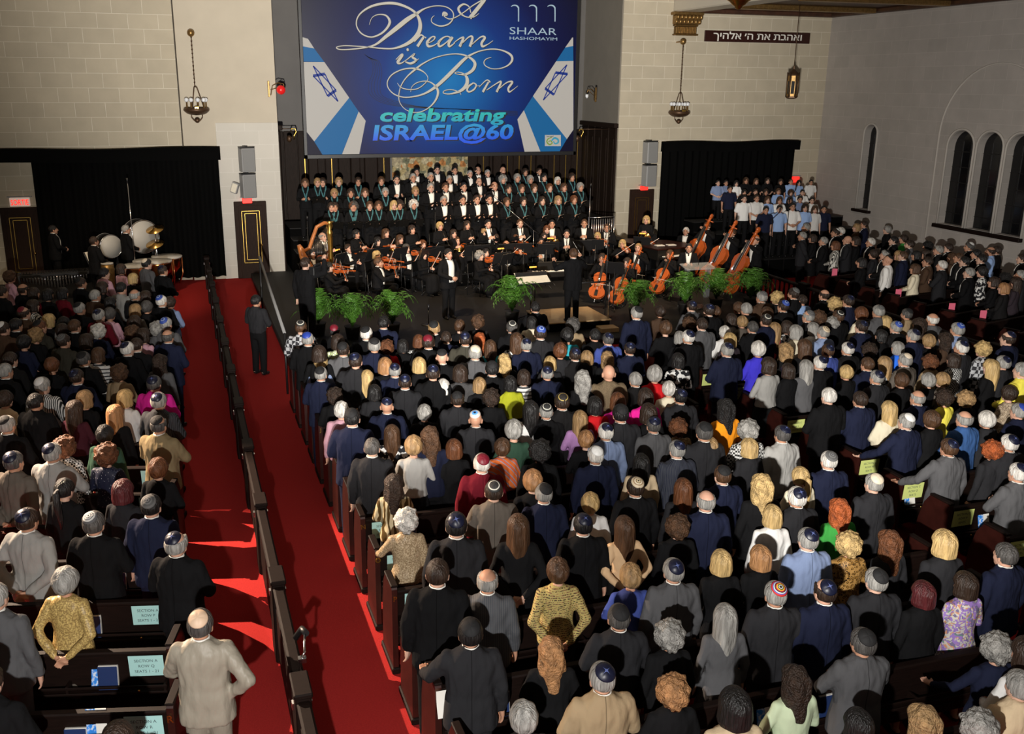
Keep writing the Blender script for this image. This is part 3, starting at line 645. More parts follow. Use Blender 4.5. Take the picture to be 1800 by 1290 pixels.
def wall_speaker(px, py, label, rz, Yw=YB-.06):
    p = on_y(px, py, Yw-.3)
    t = empty('loudspeaker', (p.x, Yw-.3, p.z), rz, label, 'loudspeaker')
    MB().box((-.20, -.17, -.34), (.20, .17, .34), .02).build('cabinet', 'grey_plastic', t)
    MB().box((-.175, -.182, -.31), (.175, -.168, .31), .01).build('grille', 'grille', t)
    MB().box((-.03, .10, .36), (.03, .28, .40)).box((-.22, -.1, .345), (.22, .1, .375)).box((-.03, -.02, .34), (.03, .02, .40)).build('bracket', 'black_metal', t)
wall_speaker(434, 281, 'upper grey loudspeaker bracketed above the panelled door with small exit light', .25)
wall_speaker(436, 327, 'lower grey loudspeaker just above the panelled door with small exit light', .25)
wall_speaker(1143, 268, 'upper grey loudspeaker at the edge of the children choir backdrop', .1)
wall_speaker(1141, 309, 'lower grey loudspeaker at the edge of the children choir backdrop', .1)
p = on_y(413, 330, YB-.3)
t = empty('floodlight', (p.x, YB-.3, p.z), -.5, 'tilted yellowish floodlight beside the lower grey loudspeaker', 'floodlight')
MB().box((-.10, -.06, -.16), (.10, .06, .16), .015, Matrix.Rotation(.35, 4, 'Y')).build('housing', 'grey_plastic', t)
MB().box((-.08, -.07, -.13), (.08, -.055, .13), 0, Matrix.Rotation(.35, 4, 'Y')).build('lens', 'sheet_paper', t)
def sconce(px, py, label, red):
    p = on_y(px, py, YB-.2); s = 1 if red else -1
    t = empty('wall_sconce', (p.x, YB-.12, p.z), label=label, cat='sconce')
    MB().tube([(-.25*s, .1, -.15), (-.2*s, 0, .12), (-.05*s, -.12, .2), (.1*s, -.16, .17), (.12*s, -.16, .08)], .014, 6).tube([(-.25*s, .1, .0), (-.1*s, -.05, .05), (.05*s, -.1, .17)], .01, 6).build('bracket', 'old_gold', t)
    MB().box((-.3*s-.03, .08, -.2), (-.3*s+.03, .12, .25), .01).build('wall_plate', 'old_gold', t)
    if red: MB().ball((.02, -.16, 0), .13, 14, 10).build('glass_globe', 'sconce_red', t)
    else: MB().lathe([(.02, 0), (.05, .05), (.05, .12)], (.12*s, -.16, -.08), 10).build('glass_globe', 'bulb', t)
sconce(492, 158, 'gilt scroll bracket with round red glass lamp beside the screen', True)
sconce(1036, 168, 'gilt scroll bracket lamp on the grey jamb between screen and pier', False)
for px, lab in ((517, 'small gilt ornament lamp on the dark panelling left of the screen'), (1022, 'small gilt ornament lamp on the dark panelling right of the screen')):
    p = on_y(px, 238, 30.6)
    t = empty('ornament_lamp', p, label=lab, cat='lamp')
    MB().tube([(-.1, 0, .12), (-.06, 0, .2), (.04, 0, .2), (.07, 0, .1), (0, 0, 0), (0, 0, -.12)], .02, 6).build('hook', 'gold', t)
    ex = (3.06-p.x) if px < 800 else (13.97-p.x)
    MB().tube([(0, 0, .2), (ex, 0, .2)], .012, 6).build('wall_arm', 'bronze', t)
    MB().lathe([(.02, -.3), (.07, -.26), (.08, -.15), (.03, -.1)], (-.15, 0, .1), 10).build('cup', 'bronze', t)

# ---------------------------------------------------------------- people: bodies, clothes, hair
# All built facing +Y, feet at z 0, in a man's measure (head centre at 1.62 m); women use narrower joints and are scaled.
V = Vector
HC = V((0, .008, 1.592))
def sup(cx, cy, z, hx, hy, n=20, e=2.5):
    r = []
    for j in range(n):
        a = 2*pi*j/n; c, s = cos(a), sin(a)
        r.append(V((cx+hx*abs(c)**(2/e)*(1 if c >= 0 else -1), cy+hy*abs(s)**(2/e)*(1 if s >= 0 else -1), z)))
    return r
def limb(mb, pts, rad, n=10):
    for i in range(len(pts)-1):
        a, b = V(pts[i]), V(pts[i+1])
        if (b-a).length > 1e-4: mb.tube([a, b], [rad[i], rad[i+1]], n)
    for p, r in zip(pts, rad): mb.ball(p, r, n, 7)
# arms: elbow, wrist, finger direction, thumb direction  (right side; left given after)
POSE = {
 0: (((.255, -.03, 1.13), (.265, .04, .88), (0, .12, -1), (-.4, 1, 0)), None, 0, 0),
 1: (((.30, -.13, 1.15), (.075, -.215, .95), (-.75, -.15, -.6), (-.2, -.3, .9)), None, 0, 0),
 2: (((.275, .03, 1.14), (.09, .25, 1.04), (-.8, .35, -.2), (0, .3, 1)), None, 0, 0),
 3: (((.255, -.03, 1.13), (.265, .04, .88), (0, .12, -1), (-.4, 1, 0)), ((-.33, .10, 1.17), (-.36, .36, 1.03), (0, .95, -.3), (1, .3, 0)), 0, 0),
 4: (((.26, .05, 1.13), (.13, .29, 1.15), (-.5, .8, .2), (-.5, 0, 1)), None, 0, 0),
 5: (((.37, -.12, 1.17), (.20, -.02, .99), (-.8, .45, -.25), (0, -.2, -1)), ((-.29, .08, 1.14), (-.10, .26, 1.06), (.8, .3, -.1), (0, .2, 1)), 0, 0),
 6: (((.28, .10, 1.16), (-.02, .23, 1.17), (-1, -.05, .1), (0, .2, 1)), None, 0, 0),
 7: (((.36, .16, 1.27), (.36, .36, 1.45), (-.2, .7, .7), (-1, 0, .2)), ((-.37, .14, 1.25), (-.34, .34, 1.36), (.2, .8, .4), (1, 0, .2)), 0, 0),
 8: (((.34, .16, 1.42), (.30, .22, 1.66), (-.3, .5, .6), (-1, 0, 0)), ((-.255, -.03, 1.13), (-.265, .04, .88), (0, .12, -1), (.4, 1, 0)), 0, 0),
 10: (((.26, .05, 1.14), (.10, .30, 1.22), (-.6, .7, .3), (-.4, 0, 1)), None, 1, 0),          # seated, hands to a wind instrument
 11: (((.36, .20, 1.22), (.14, .42, 1.28), (-.5, .8, -.2), (-.7, 0, .6)), ((-.27, .27, 1.20), (-.30, .48, 1.38), (.3, .3, .9), (1, .2, 0)), 1, 0),   # violin
 12: (((.36, .20, 1.10), (.24, .44, .98), (-.3, .9, -.2), (-.8, 0, .5)), ((-.32, .17, 1.22), (-.08, .26, 1.40), (.7, -.1, .7), (0, .2, 1)), 1, 0),    # cello
 13: (((.34, .18, 1.14), (.24, .40, .98), (-.3, .8, -.4), (-.8, 0, .5)), ((-.33, .17, 1.32), (-.12, .32, 1.52), (.7, .1, .6), (0, .2, 1)), 0, 0),     # double bass, standing
 14: (((.28, .06, 1.12), (.20, .30, .98), (-.2, .9, -.35), (-.8, 0, .4)), None, 1, 0),          # seated, hands low in front
}
def joints(pose, sex):
    R, Lf, seated, _ = POSE[pose]
    k = .88 if sex == 'W' else 1.0
    def arm(a, s):
        e, w, d, t = a; f = lambda p: V((p[0]*s*k, p[1], p[2])); g = lambda p: V((p[0]*s, p[1], p[2])).normalized()
        return [V((.182*s*(.84 if sex == 'W' else 1), -.015, 1.385)), f(e), f(w), g(d), g(t)]
    Ra = arm(R, 1)
    if Lf is None: La = arm(R, -1)
    else: La = arm(tuple(tuple([-q[0]]+list(q[1:])) for q in Lf), -1)
    dz = -.45 if seated else 0
    for A in (Ra, La):
        for i in range(3): A[i] = A[i]+V((0, 0, dz))
    if seated: legs = [[V((.09*s, .0, .50)), V((.12*s, .42, .52)), V((.11*s, .40, .09)), V((.115*s, .53, .03))] for s in (1, -1)]
    else: legs = [[V((.09*s, 0, .93)), V((.10*s, .012, .50)), V((.105*s, -.01, .09)), V((.115*s, .13, .03))] for s in (1, -1)]
    return Ra, La, legs, dz
def hand(mb, w, d, t, k=1.0):
    """palm, four bent fingers of unequal length, thumb from the side of the palm"""
    d = d.normalized(); t = (t-d*t.dot(d)).normalized(); nrm = d.cross(t)
    P = lambda a, b, c: w+(d*a+t*b+nrm*c)*k
    limb(mb, [P(.0, 0, 0), P(.045, .018, 0), P(.085, .025, 0)], [.026, .021*k, .017*k], 8)
    limb(mb, [P(.0, 0, 0), P(.045, -.015, 0), P(.08, -.022, 0)], [.024, .020*k, .016*k], 8)
    limb(mb, [P(.05, 0, 0), P(.085, .003, 0)], [.020*k, .017*k], 8)
    for off, l in ((.031, .068), (.011, .078), (-.009, .071), (-.028, .055)):
        a = P(.085, off, 0); b = P(.085+l*.5, off*1.15, -.006); c = P(.085+l*.86, off*1.15, -.026)
        limb(mb, [a, b, c], [.0098*k, .0092*k, .0082*k], 7)
    limb(mb, [P(.022, .022, 0), P(.055, .05, -.012), P(.088, .058, -.022)], [.014*k, .0112*k, .0095*k], 7)
def head_shapes(mb, dz, turn):
    M = Matrix.Translation(HC+V((0, 0, dz))) @ Matrix.Rotation(turn, 4, 'Z') @ Matrix.Scale(1.09, 4)
    B = lambda c, r, n=14, m=10: mb.ball(c, r, n, m, M)
    B((0, -.012, .025), (.079, .100, .095)); B((0, .030, -.02), (.066, .072, .092)); B((0, .050, -.075), (.045, .045, .042)); B((0, .076, -.098), (.022, .020, .017))
    B((.032, .052, -.035), (.030, .036, .03)); B((-.032, .052, -.035), (.030, .036, .03)); B((0, .074, .035), (.050, .018, .014))
    mb.tube([M @ V((0, .092, .025)), M @ V((0, .112, -.012)), M @ V((0, .117, -.026))], [.010, .013, .012], 8); B((0, .106, -.030), (.018, .014, .010))
    B((0, .090, -.062), (.024, .013, .008)); B((0, .088, -.074), (.021, .013, .008))
    for s in (1, -1):
        B((.080*s, -.012, -.012), (.012, .022, .034)); B((.086*s, -.020, .002), (.008, .018, .020))
    return M
def body_mesh(sex, pose, turn=0.0):
    Ra, La, legs, dz = joints(pose, sex); mb = MB(); k = .86 if sex == 'W' else 1.0
    Z = lambda z: z+dz
    mb.loft([sup(0, 0, Z(z), hx*k, hy*(.9 if sex == 'W' else 1), 18, 2.2) for z, hx, hy in ((.88, .14, .10), (1.0, .15, .105), (1.1, .14, .10), (1.25, .155, .105), (1.36, .16, .095), (1.42, .12, .08), (1.45, .06, .055))])
    mb.tube([V((0, -.015, Z(1.38))), V((0, -.008, Z(1.50))), V((0, .0, Z(1.60)))], [.062*k, .056*k, .054*k], 12)
    M = head_shapes(mb, dz, turn)
    for A in (Ra, La):
        limb(mb, A[:3], [.052*k, .042*k, .027*k]); hand(mb, A[2], A[3], A[4], .93 if sex == 'W' else 1.05)
    for l in legs:
        limb(mb, [l[0], l[1], l[2]], [.078, .052, .036]); limb(mb, [l[2]-V((0, .03, .03)), l[3]-V((0, .04, 0)), l[3]], [.040, .036, .030], 8)
    me = fuse(mb, 'body_'+sex, .0085, 3, .42, 'skin')
    for m in ('eye', 'lips', 'shoe'): me.materials.append(MAT[m])
    I = M.inverted(); idx = []
    for p in me.polygons:
        c = I @ p.center; i = 0
        if p.center.z < .075: i = 3
        elif c.y > .05 and (abs(abs(c.x)-.031) < .013 and abs(c.z-.014) < .008): i = 1
        elif c.y > .05 and (abs(abs(c.x)-.031) < .018 and abs(c.z-.036) < .005): i = 1
        elif c.y > .07 and abs(c.x) < .023 and abs(c.z+.068) < .011: i = 2
        idx.append(i)
    me.polygons.foreach_set('material_index', idx)
    return me
TORSO = {
 'J': [(.76, .226, .152, -.012), (.84, .226, .155, -.012), (.96, .214, .152, -.01), (1.09, .200, .140, -.004), (1.22, .208, .143, -.006), (1.34, .214, .138, -.012), (1.405, .200, .115, -.016), (1.445, .150, .092, -.02), (1.478, .100, .080, -.02), (1.505, .078, .074, -.018)],
 'S': [(.93, .172, .130, 0), (1.02, .186, .142, 0), (1.12, .186, .136, 0), (1.24, .198, .138, -.004), (1.34, .205, .132, -.012), (1.405, .192, .11, -.016), (1.445, .14, .088, -.02), (1.475, .085, .072, -.018), (1.495, .066, .066, -.014)],
 'WJ': [(.86, .196, .150, -.01), (.94, .196, .150, -.01), (1.04, .172, .130, -.004), (1.12, .162, .122, 0), (1.23, .176, .136, .006), (1.33, .180, .136, .004), (1.40, .165, .108, -.012), (1.44, .118, .085, -.018), (1.475, .070, .066, -.016)],
 'WB': [(.95, .182, .142, -.004), (1.03, .166, .126, 0), (1.11, .152, .115, 0), (1.22, .168, .130, .006), (1.32, .172, .130, .004), (1.395, .157, .102, -.012), (1.435, .108, .08, -.018), (1.46, .066, .062, -.016)],
 'D': [(.42, .25, .22, 0), (.6, .235, .20, 0), (.8, .21, .168, -.005), (.95, .19, .148, -.004), (1.04, .165, .126, 0), (1.11, .153, .115, 0), (1.22, .168, .130, .006), (1.32, .172, .130, .004), (1.395, .157, .102, -.012), (1.435, .108, .08, -.018), (1.46, .066, .062, -.016)],
 'H': [(1.02, .235, .165, -.01), (1.12, .23, .165, -.01), (1.25, .222, .16, -.008), (1.34, .20, .145, -.01), (1.40, .165, .11, -.014), (1.44, .115, .088, -.018), (1.475, .072, .07, -.016)],
}
def top_mesh(kind, pose, sex):
    """jacket, shirt, blouse, dress or shawl: trunk and sleeves in one cloth"""
    Ra, La, legs, dz = joints(pose, sex); mb = MB(); seated = POSE[pose][2]
    t = TORSO[kind]
    if seated: t = [q for q in t if q[0] > .87]
    if seated and kind == 'D': pass
    mb.loft([sup(0, yo, z+dz, hx, hy, 22, 2.6 if sex == 'M' else 2.2) for z, hx, hy, yo in t])
    f = 1.0 if sex == 'M' else .80
    if kind in ('WB', 'D'): f *= .93
    sl = kind
    for A in (Ra, La):
        sh, el, wr = A[0], A[1], A[2]; d = A[3]
        if kind == 'T': limb(mb, [sh, sh.lerp(el, .8)], [.075*f, .07*f])
        else: limb(mb, [sh, sh.lerp(el, .5)+V((0, -.006, 0)), el, el.lerp(wr, .55), wr-d*.005], [.079*f, .071*f, .062*f, .056*f, .046*f])
    me = fuse(mb, 'top_'+kind, .0145, 5, 1, 'suit' if kind == 'J' else 'wool')
    for v in me.vertices:                      # folds of the cloth
        q = v.co; a = .011 if kind in 'JS' else .008
        v.co += v.normal*(a*noise.noise(V((q.x*9, q.y*9, q.z*4.5+pose)))+a*.8*noise.noise(V((q.x*22, q.y*22, q.z*9))))
    return me
def polo_mesh(pose, sex='M'):
    Ra, La, legs, dz = joints(pose, sex); mb = MB()
    mb.loft([sup(0, yo, z, hx, hy, 20, 2.3) for z, hx, hy, yo in [(.86, .20, .15, 0)]+TORSO['S'][1:]])
    for A in (Ra, La): limb(mb, [A[0], A[0].lerp(A[1], .75)], [.082, .078])
    return fuse(mb, 'polo', .016, 4, 1, 'wool')
def legs_mesh(pose, sex, kind):
    Ra, La, legs, dz = joints(pose, sex); mb = MB(); seated = POSE[pose][2]
    if kind == 'trousers':
        mb.loft([sup(0, 0, z+dz, hx, hy, 16, 2.3) for z, hx, hy in ((.80, .165, .125), (.92, .172, .13), (1.03, .155, .12))])
        for l in legs: limb(mb, [l[0], l[0].lerp(l[1], .5), l[1], l[2]-V((0, 0, .02))], [.105, .098, .082, .068])
    elif seated:
        mb.loft([sup(0, 0, z+dz, hx, hy, 16, 2.3) for z, hx, hy in ((.86, .19, .16), (.95, .17, .13), (1.03, .15, .12))])
        limb(mb, [V((0, .02, .50)), V((0, .40, .50)), V((0, .40, .18))], [.15, .155, .17], 12); limb(mb, [V((.10, .02, .50)), V((.13, .40, .50)), V((.13, .40, .18))], [.11, .11, .12], 12); limb(mb, [V((-.10, .02, .50)), V((-.13, .40, .50)), V((-.13, .40, .18))], [.11, .11, .12], 12)
    else: mb.loft([sup(0, 0, z, hx, hy, 18, 2.1) for z, hx, hy in ((.46, .19, .17), (.62, .20, .165), (.82, .195, .155), (.94, .18, .14), (1.04, .15, .115))])
    return fuse(mb, kind, .022, 4, 1, 'wool')
# hair: a closed shell that stands off the skull where hair grows and sinks into it over the face
def hair_mesh(style):
    n, m = 40, 26; v = []; f = []; L = style
    long_ = dict(l=.34, v=.30, b=.105, p=.0, u=0, c=.06, s=.035, m=.0, r=.0).get(style, 0)
    def prof(az, el):
        """az 0 = front, el: elevation; returns position"""
        back = .5-.5*cos(az); side = abs(sin(az))
        if style in 'mr':
            front = .62-.62*min(1, back*2.2)      # front hairline elevation, falls to the nape
            low = front*1.0 + (-.62)*min(1, back*1.6)+(.10 if side > .8 and back < .6 else 0)
            th = .010 if el > low else -.02
            if style == 'r' and el > .38+.18*(1-back): th = -.012
            if -.05 < el-low < .05: th *= .5
        elif style in 'pu':
            front = .70*(1-min(1, back*2.6)); low = front-.72*min(1, back*1.7); th = .012 if el > low else -.02
        elif style == 's':
            front = .45*(1-min(1, back*3)); low = front-.85*min(1, back*2.4); th = .020 if el > low else -.02
        elif style == 'c':
            front = .38*(1-min(1, back*3.2)); low = front-1.0*min(1, back*2.6); th = .034 if el > low else -.03
        else:
            front = .50*(1-min(1, back*3.6)); low = front-2.0*min(1, back*4.0); th = .022 if el > low else -.03
        return th
    for i in range(m+1):
        for j in range(n):
            az = 2*pi*j/n; el = pi/2-pi*i/m
            d = V((sin(az)*cos(el), cos(az)*cos(el), sin(el)))
            th = prof(az, el)
            base = V((.0815*d.x, -.008+.104*d.y, .020+.101*d.z))
            p = base+d*th
            back = .5-.5*cos(az)
            if style in 'lvb' and el < .1 and th > 0:
                t = min(1, (.1-el)/1.35); drop = long_*(t**.85)
                w = .104+(.012*t if style == 'b' else .022*t if style == 'v' else .004)-(.045*max(0, t-.7) if style == 'b' else (.04 if style == 'v' else .11)*max(0, t-.6))
                p = V((sin(az)*w, -.008+cos(az)*(.124 if cos(az) < 0 else .06)-(.03*t if style in 'lv' else .0), .030-drop-.012*t))
                if style in 'lv' and cos(az) < 0: p.y += .030*max(0, t-.35)*2
                if el < -1.40: p.x *= .3; p.y = -.06 if style in 'lv' else p.y*.4
            am = dict(c=.019, v=.018, l=.004, b=.004, s=.006).get(style, .002); fq = dict(c=24, v=16).get(style, 20)
            if th > 0:
                q = V((p.x*fq, p.y*fq, p.z*(fq*.2 if style in 'lb' else fq*.55 if style == 'v' else fq)))
                p = p+d*(noise.noise(q)*am*1.6)+V((0, 0, 0))
            v.append(p)
    for i in range(m):
        for j in range(n):
            k = (j+1) % n; f.append((i*n+j, (i+1)*n+j, (i+1)*n+k, i*n+k))
    mb = MB(); mb.add(v, f, True)
    if style == 'p': mb.tube([(0, -.10, .05), (0, -.15, .02), (0, -.155, -.12), (.01, -.14, -.26), (0, -.135, -.38)], [.02, .035, .04, .034, .008], 10)
    if style == 'u': mb.ball((0, -.10, .07), (.055, .05, .05), 12, 9)
    me = mb.mesh('hair_'+style, 'curls' if style in 'cv' else 'hair'); return me
def cap_mesh(R=.096, ang=.90, star=True):
    n, m = 32, 9; v = []; f = []
    for i in range(m+1):
        t = ang*i/m
        for j in range(n):
            a = 2*pi*j/n
            crease = (.0035*abs(sin(2*a))**.5-.0015)*(sin(pi*min(1, i/m*1.05))) if star else 0
            r = R+crease+.002; v.append((r*sin(t)*cos(a), r*sin(t)*sin(a)*1.05, r*cos(t)-R))
    for j in range(n): t = ang; v.append(((R-.008)*sin(t)*cos(2*pi*j/n), (R-.008)*sin(t)*sin(2*pi*j/n)*1.05, (R-.008)*cos(t)-R))
    for i in range(m+1):
        for j in range(n): k = (j+1) % n; f.append((i*n+j, (i+1)*n+j, (i+1)*n+k, i*n+k))
    mb = MB(); mb.add(v, f, True)
    if star: mb.ball((0, 0, .003), (.005, .005, .003), 8, 5)
    return mb.mesh('skullcap', 'k_navy')
def collar_mesh(k=1.0):
    mb = MB(); rg = []
    for z, r, y in ((1.452, .074, -.018), (1.50, .069, -.014), (1.513, .067, -.013), (1.513, .062, -.013), (1.47, .066, -.015)):
        rg.append([V((r*k*cos(2*pi*j/24), y+r*1.02*sin(2*pi*j/24), z+(-.03 if sin(2*pi*j/24) > .5 else 0)*(sin(2*pi*j/24)-.5)*2)) for j in range(24)])
    mb.loft(rg, False); return mb.mesh('shirt_collar', 'paper')
def front_mesh(kind, dz=0.0):
    """things seen on the chest from the front: shirt wedge, bow tie, scarf"""
    mb = MB()
    yf = lambda z: (.150 if z < 1.3 else (.150-.55*(z-1.3)**1.1) if z < 1.47 else .055)
    if kind == 'shirt':
        rg = []
        for i in range(9):
            z = 1.02+.455*i/8; w = .016+.068*(i/8)**.8; rg.append([V((x*w, yf(z)-.010*abs(x)+.006, z+dz)) for x in (-1, -.5, 0, .5, 1)]+[V((x*w, yf(z)-.03, z+dz)) for x in (1, -1)])
        mb.loft(rg, True, True); return mb.mesh('shirt_front', 'paper')
    if kind == 'vest':
        rg = []
        for i in range(9):
            z = .93+.54*i/8; w = .075+.01*(i/8); rg.append([V((x*w, yf(z)-.010*abs(x)+.008, z+dz)) for x in (-1, -.5, 0, .5, 1)]+[V((x*w, yf(z)-.03, z+dz)) for x in (1, -1)])
        mb.loft(rg, True, True); return mb.mesh('shirt_front', 'paper')
    if kind == 'bow':
        for s in (1, -1): mb.loft([[V((.006*s, .080, 1.475+dz+q)) for q in (-.008, .008)]+[V((.006*s, .062, 1.475+dz+q)) for q in (.008, -.008)], [V((.05*s, .075, 1.475+dz+q)) for q in (-.022, .022)]+[V((.05*s, .06, 1.475+dz+q)) for q in (.022, -.022)]], True, False)
        mb.ball((0, .078, 1.475+dz), .011, 8, 6); return mb.mesh('bow_tie', 'ebony')
    if kind == 'tie':
        mb.loft([[V((x, yf(z)+y, z+dz)) for x, y in ((-w, .012), (0, .020), (w, .012), (w, -.01), (-w, -.01))] for z, w in ((1.02, .004), (1.07, .034), (1.42, .020), (1.45, .026), (1.475, .016))], True, True); return mb.mesh('necktie', 'ebony')
    if kind == 'scarf':
        for s in (1, -1): mb.tube([(.0, -.085, 1.49+dz), (.07*s, -.05, 1.50+dz), (.085*s, .02, 1.475+dz), (.07*s, .085, 1.40+dz), (.035*s, .13, 1.30+dz), (.012*s, .142, 1.20+dz), (.018*s, .142, 1.08+dz)], [.016, .019, .020, .022, .020, .016, .012], 8)
        return mb.mesh('scarf', 'wool')
CACHE = {}
def cached(fn, *a):
    k = (fn.__name__,)+a
    if k not in CACHE: CACHE[k] = fn(*a)
    return CACHE[k]
HAIRC = dict(k=((.010, .009, .009), 'black'), d=((.030, .017, .011), 'dark'), b=((.075, .036, .017), 'brown'), a=((.125, .045, .017), 'auburn'), r=((.36, .085, .022), 'red'), t=((.36, .18, .075), 'strawberry blond'), o=((.34, .21, .095), 'dark blond'), y=((.52, .355, .15), 'blond'), e=((.075, .07, .066), 'dark grey'), g=((.30, .29, .27), 'grey'), w=((.66, .63, .58), 'white'), u=((.075, .012, .014), 'burgundy'))
CLOTH = dict(bk=((.007, .007, .0078), 'black'), ch=((.020, .020, .0225), 'charcoal'), dk=((.011, .0105, .011), 'dark'), gr=((.095, .095, .100), 'grey'), mg=((.62, .020, .27), 'magenta'), lg=((.33, .325, .31), 'light grey'), nv=((.012, .015, .036), 'navy'), sb=((.04, .10, .26), 'steel blue'), pb=((.32, .47, .78), 'pale blue'), tn=((.30, .22, .13), 'tan'), br=((.065, .038, .024), 'brown'), be=((.58, .45, .29), 'beige'), wh=((.78, .77, .75), 'white'), cr=((.74, .67, .50), 'cream'), pk=((.58, .33, .40), 'pink'), hp=((.75, .02, .30), 'hot pink'), rd=((.62, .015, .02), 'red'), bu=((.15, .010, .020), 'burgundy'), og=((.85, .30, .015), 'orange'), ye=((.86, .76, .10), 'yellow'), li=((.34, .36, .02), 'lime'), gn=((.045, .30, .055), 'green'), dg=((.030, .070, .045), 'dark green'), tq=((.04, .42, .52), 'turquoise'), lv=((.38, .20, .42), 'lavender'), rb=((.05, .04, .55), 'violet blue'), bb=((.03, .16, .80), 'bright blue'), cb=((.05, .075, .28), 'cobalt blue'), sv=((.30, .27, .215), 'shiny silver'), gd=((.62, .45, .16), 'gold'), tp=((.115, .098, .082), 'taupe'), ol=((.045, .042, .032), 'olive'), pe=((.70, .47, .27), 'peach'), lb=((.20, .26, .42), 'light blue'), yg=((.40, .33, .12), 'yellow'), ma=((.05, .012, .02), 'maroon'), kh=((.26, .20, .11), 'khaki'), dp=((.04, .03, .038), 'plum'))
KIP = dict(n=('k_navy', 'navy'), b=('k_royal', 'royal blue'), k=('k_black', 'black'), g=('k_grey', 'grey knitted'), w=('k_white', 'white'), c=('k_cream', 'cream'), t=('k_tan', 'tan'), m=('k_maroon', 'maroon'), r=('k_ring', 'ring patterned'), i=('k_rim', 'white rimmed'), o=('k_goldrim', 'gold rimmed'), e=('k_eye', 'blue eye'), d=('k_gold', 'gold embroidered'), x=('k_multi', 'multicoloured'), l=('k_blue', 'blue and white'))
PATW = dict(leopard='leopard print', zebra='zebra print', goldzebra='gold zebra print', floral='black and white floral', garden='dark floral', paisley='paisley', check='black and white check', greencheck='green check', plaid='plaid', stripes='striped', bands='banded', pinstripe='pinstriped', tweed='tweed', brocade='brocade', sparkle='sparkly', boucle='patterned', circles='circle print', pastel='pastel ombre', shawlstripe='orange striped')
GW = dict(J='suit', j='jacket', B='top', S='shirt', K='sweater', D='dress', H='shawl', C='coat')
SKINS = [(.56, .30, .20), (.60, .34, .24), (.52, .27, .17), (.62, .38, .28), (.48, .25, .16)]
PEOPLE = []
rnd = random.Random(5)
NAVYSTAR = None
def person(name, sex, hair, kip, cloth, pose, loc, yaw, scale=1.0, front=None, parent_kw=None, low=None, turn=0.0, skin=None, polo=False, hands=None):
    """one figure: continuous body, with hair and clothing as its parts"""
    col, rest = cloth[:2], cloth[2:]; g = rest[0] if rest else 'J'; ptn = rest.split(':')[1] if ':' in rest else None
    wf = .945 if sex == 'W' else 1.0
    body = link(name, cached(body_mesh, sex, pose, turn), None, loc, (0, 0, -yaw), skin or rnd.choice(SKINS)); body.scale = (scale*wf,)*3
    seated = POSE[pose][2]; dz = -.45 if seated else 0
    if polo: kind = 'polo'
    else: kind = ('S' if g in 'SK' else 'J') if sex == 'M' else {'J': 'WJ', 'j': 'WJ', 'C': 'WJ', 'B': 'WB', 'S': 'WB', 'K': 'WB', 'D': 'D', 'H': 'H'}[g]
    nm = {'J': 'suit_jacket' if sex == 'M' else 'jacket', 'j': 'jacket', 'C': 'coat', 'B': 'top', 'S': 'shirt', 'K': 'sweater', 'D': 'dress', 'H': 'shawl'}[g]
    me = cached(polo_mesh, pose, sex) if polo else cached(top_mesh, kind, pose, sex)
    c = CLOTH[col][0]; j = 1+rnd.uniform(-.12, .12)
    top = link(nm, me, body, color=tuple(x*j for x in c))
    pm = 'p_'+ptn if ptn else ('satin' if col == 'sv' else None)
    if pm: top.material_slots[0].link = 'OBJECT'; top.material_slots[0].material = MAT[pm]
    if kind != 'D' or seated:
        lk = low or ('trousers' if sex == 'M' or (hash_(loc) % 3 == 0 and not seated) else 'skirt')
        lc = CLOTH['bk'][0] if (sex == 'W' or g != 'J' or ptn) and col not in ('sv',) else tuple(x*.9 for x in c)
        if col == 'gd' and ptn == 'brocade' and sex == 'W': lc = CLOTH['tp'][0]
        link(lk, cached(legs_mesh, pose, sex, lk), body, color=lc)
    hs, hcx = hair[0], hair[1] if len(hair) > 1 else 'd'
    HM = (V((0, 0, dz))+HC)
    if hs != 'z':
        h = link('hair', cached(hair_mesh, hs), body, HM, (0, 0, turn), HAIRC[hcx][0])
        s = 1.09+rnd.uniform(-.02, .05); h.scale = (s, s, s)
    if kip != '-':
        tl = .62+rnd.uniform(-.12, .10); d = V((rnd.uniform(-.12, .12), -sin(tl), cos(tl))).normalized()
        k = link('skullcap', cached(cap_mesh), body, HM+V((0, -.010, .023))+V((d.x*.107, d.y*.131, d.z*.129)), d.to_track_quat('Z', 'Y').to_euler())
        k.rotation_euler.rotate_axis('Z', rnd.uniform(0, .7))
        if KIP[kip][0] != 'k_navy': k.material_slots[0].link = 'OBJECT'; k.material_slots[0].material = MAT[KIP[kip][0]]
    if sex == 'M' and g in 'JjC' and (front or rnd.random() < .72):
        o = link('shirt_collar', cached(collar_mesh), body, (0, 0, dz))
    for fr in (front or ()):
        o = link({'shirt': 'shirt_front', 'vest': 'waistcoat_front', 'bow': 'bow_tie', 'tie': 'necktie', 'scarf': 'scarf'}[fr], cached(front_mesh, fr, dz), body)
        if fr == 'scarf': o.color = (.06, .17, .19, 1)
    return body
def hash_(p): return int(abs(p[0]*37.1+p[1]*91.7)*10)

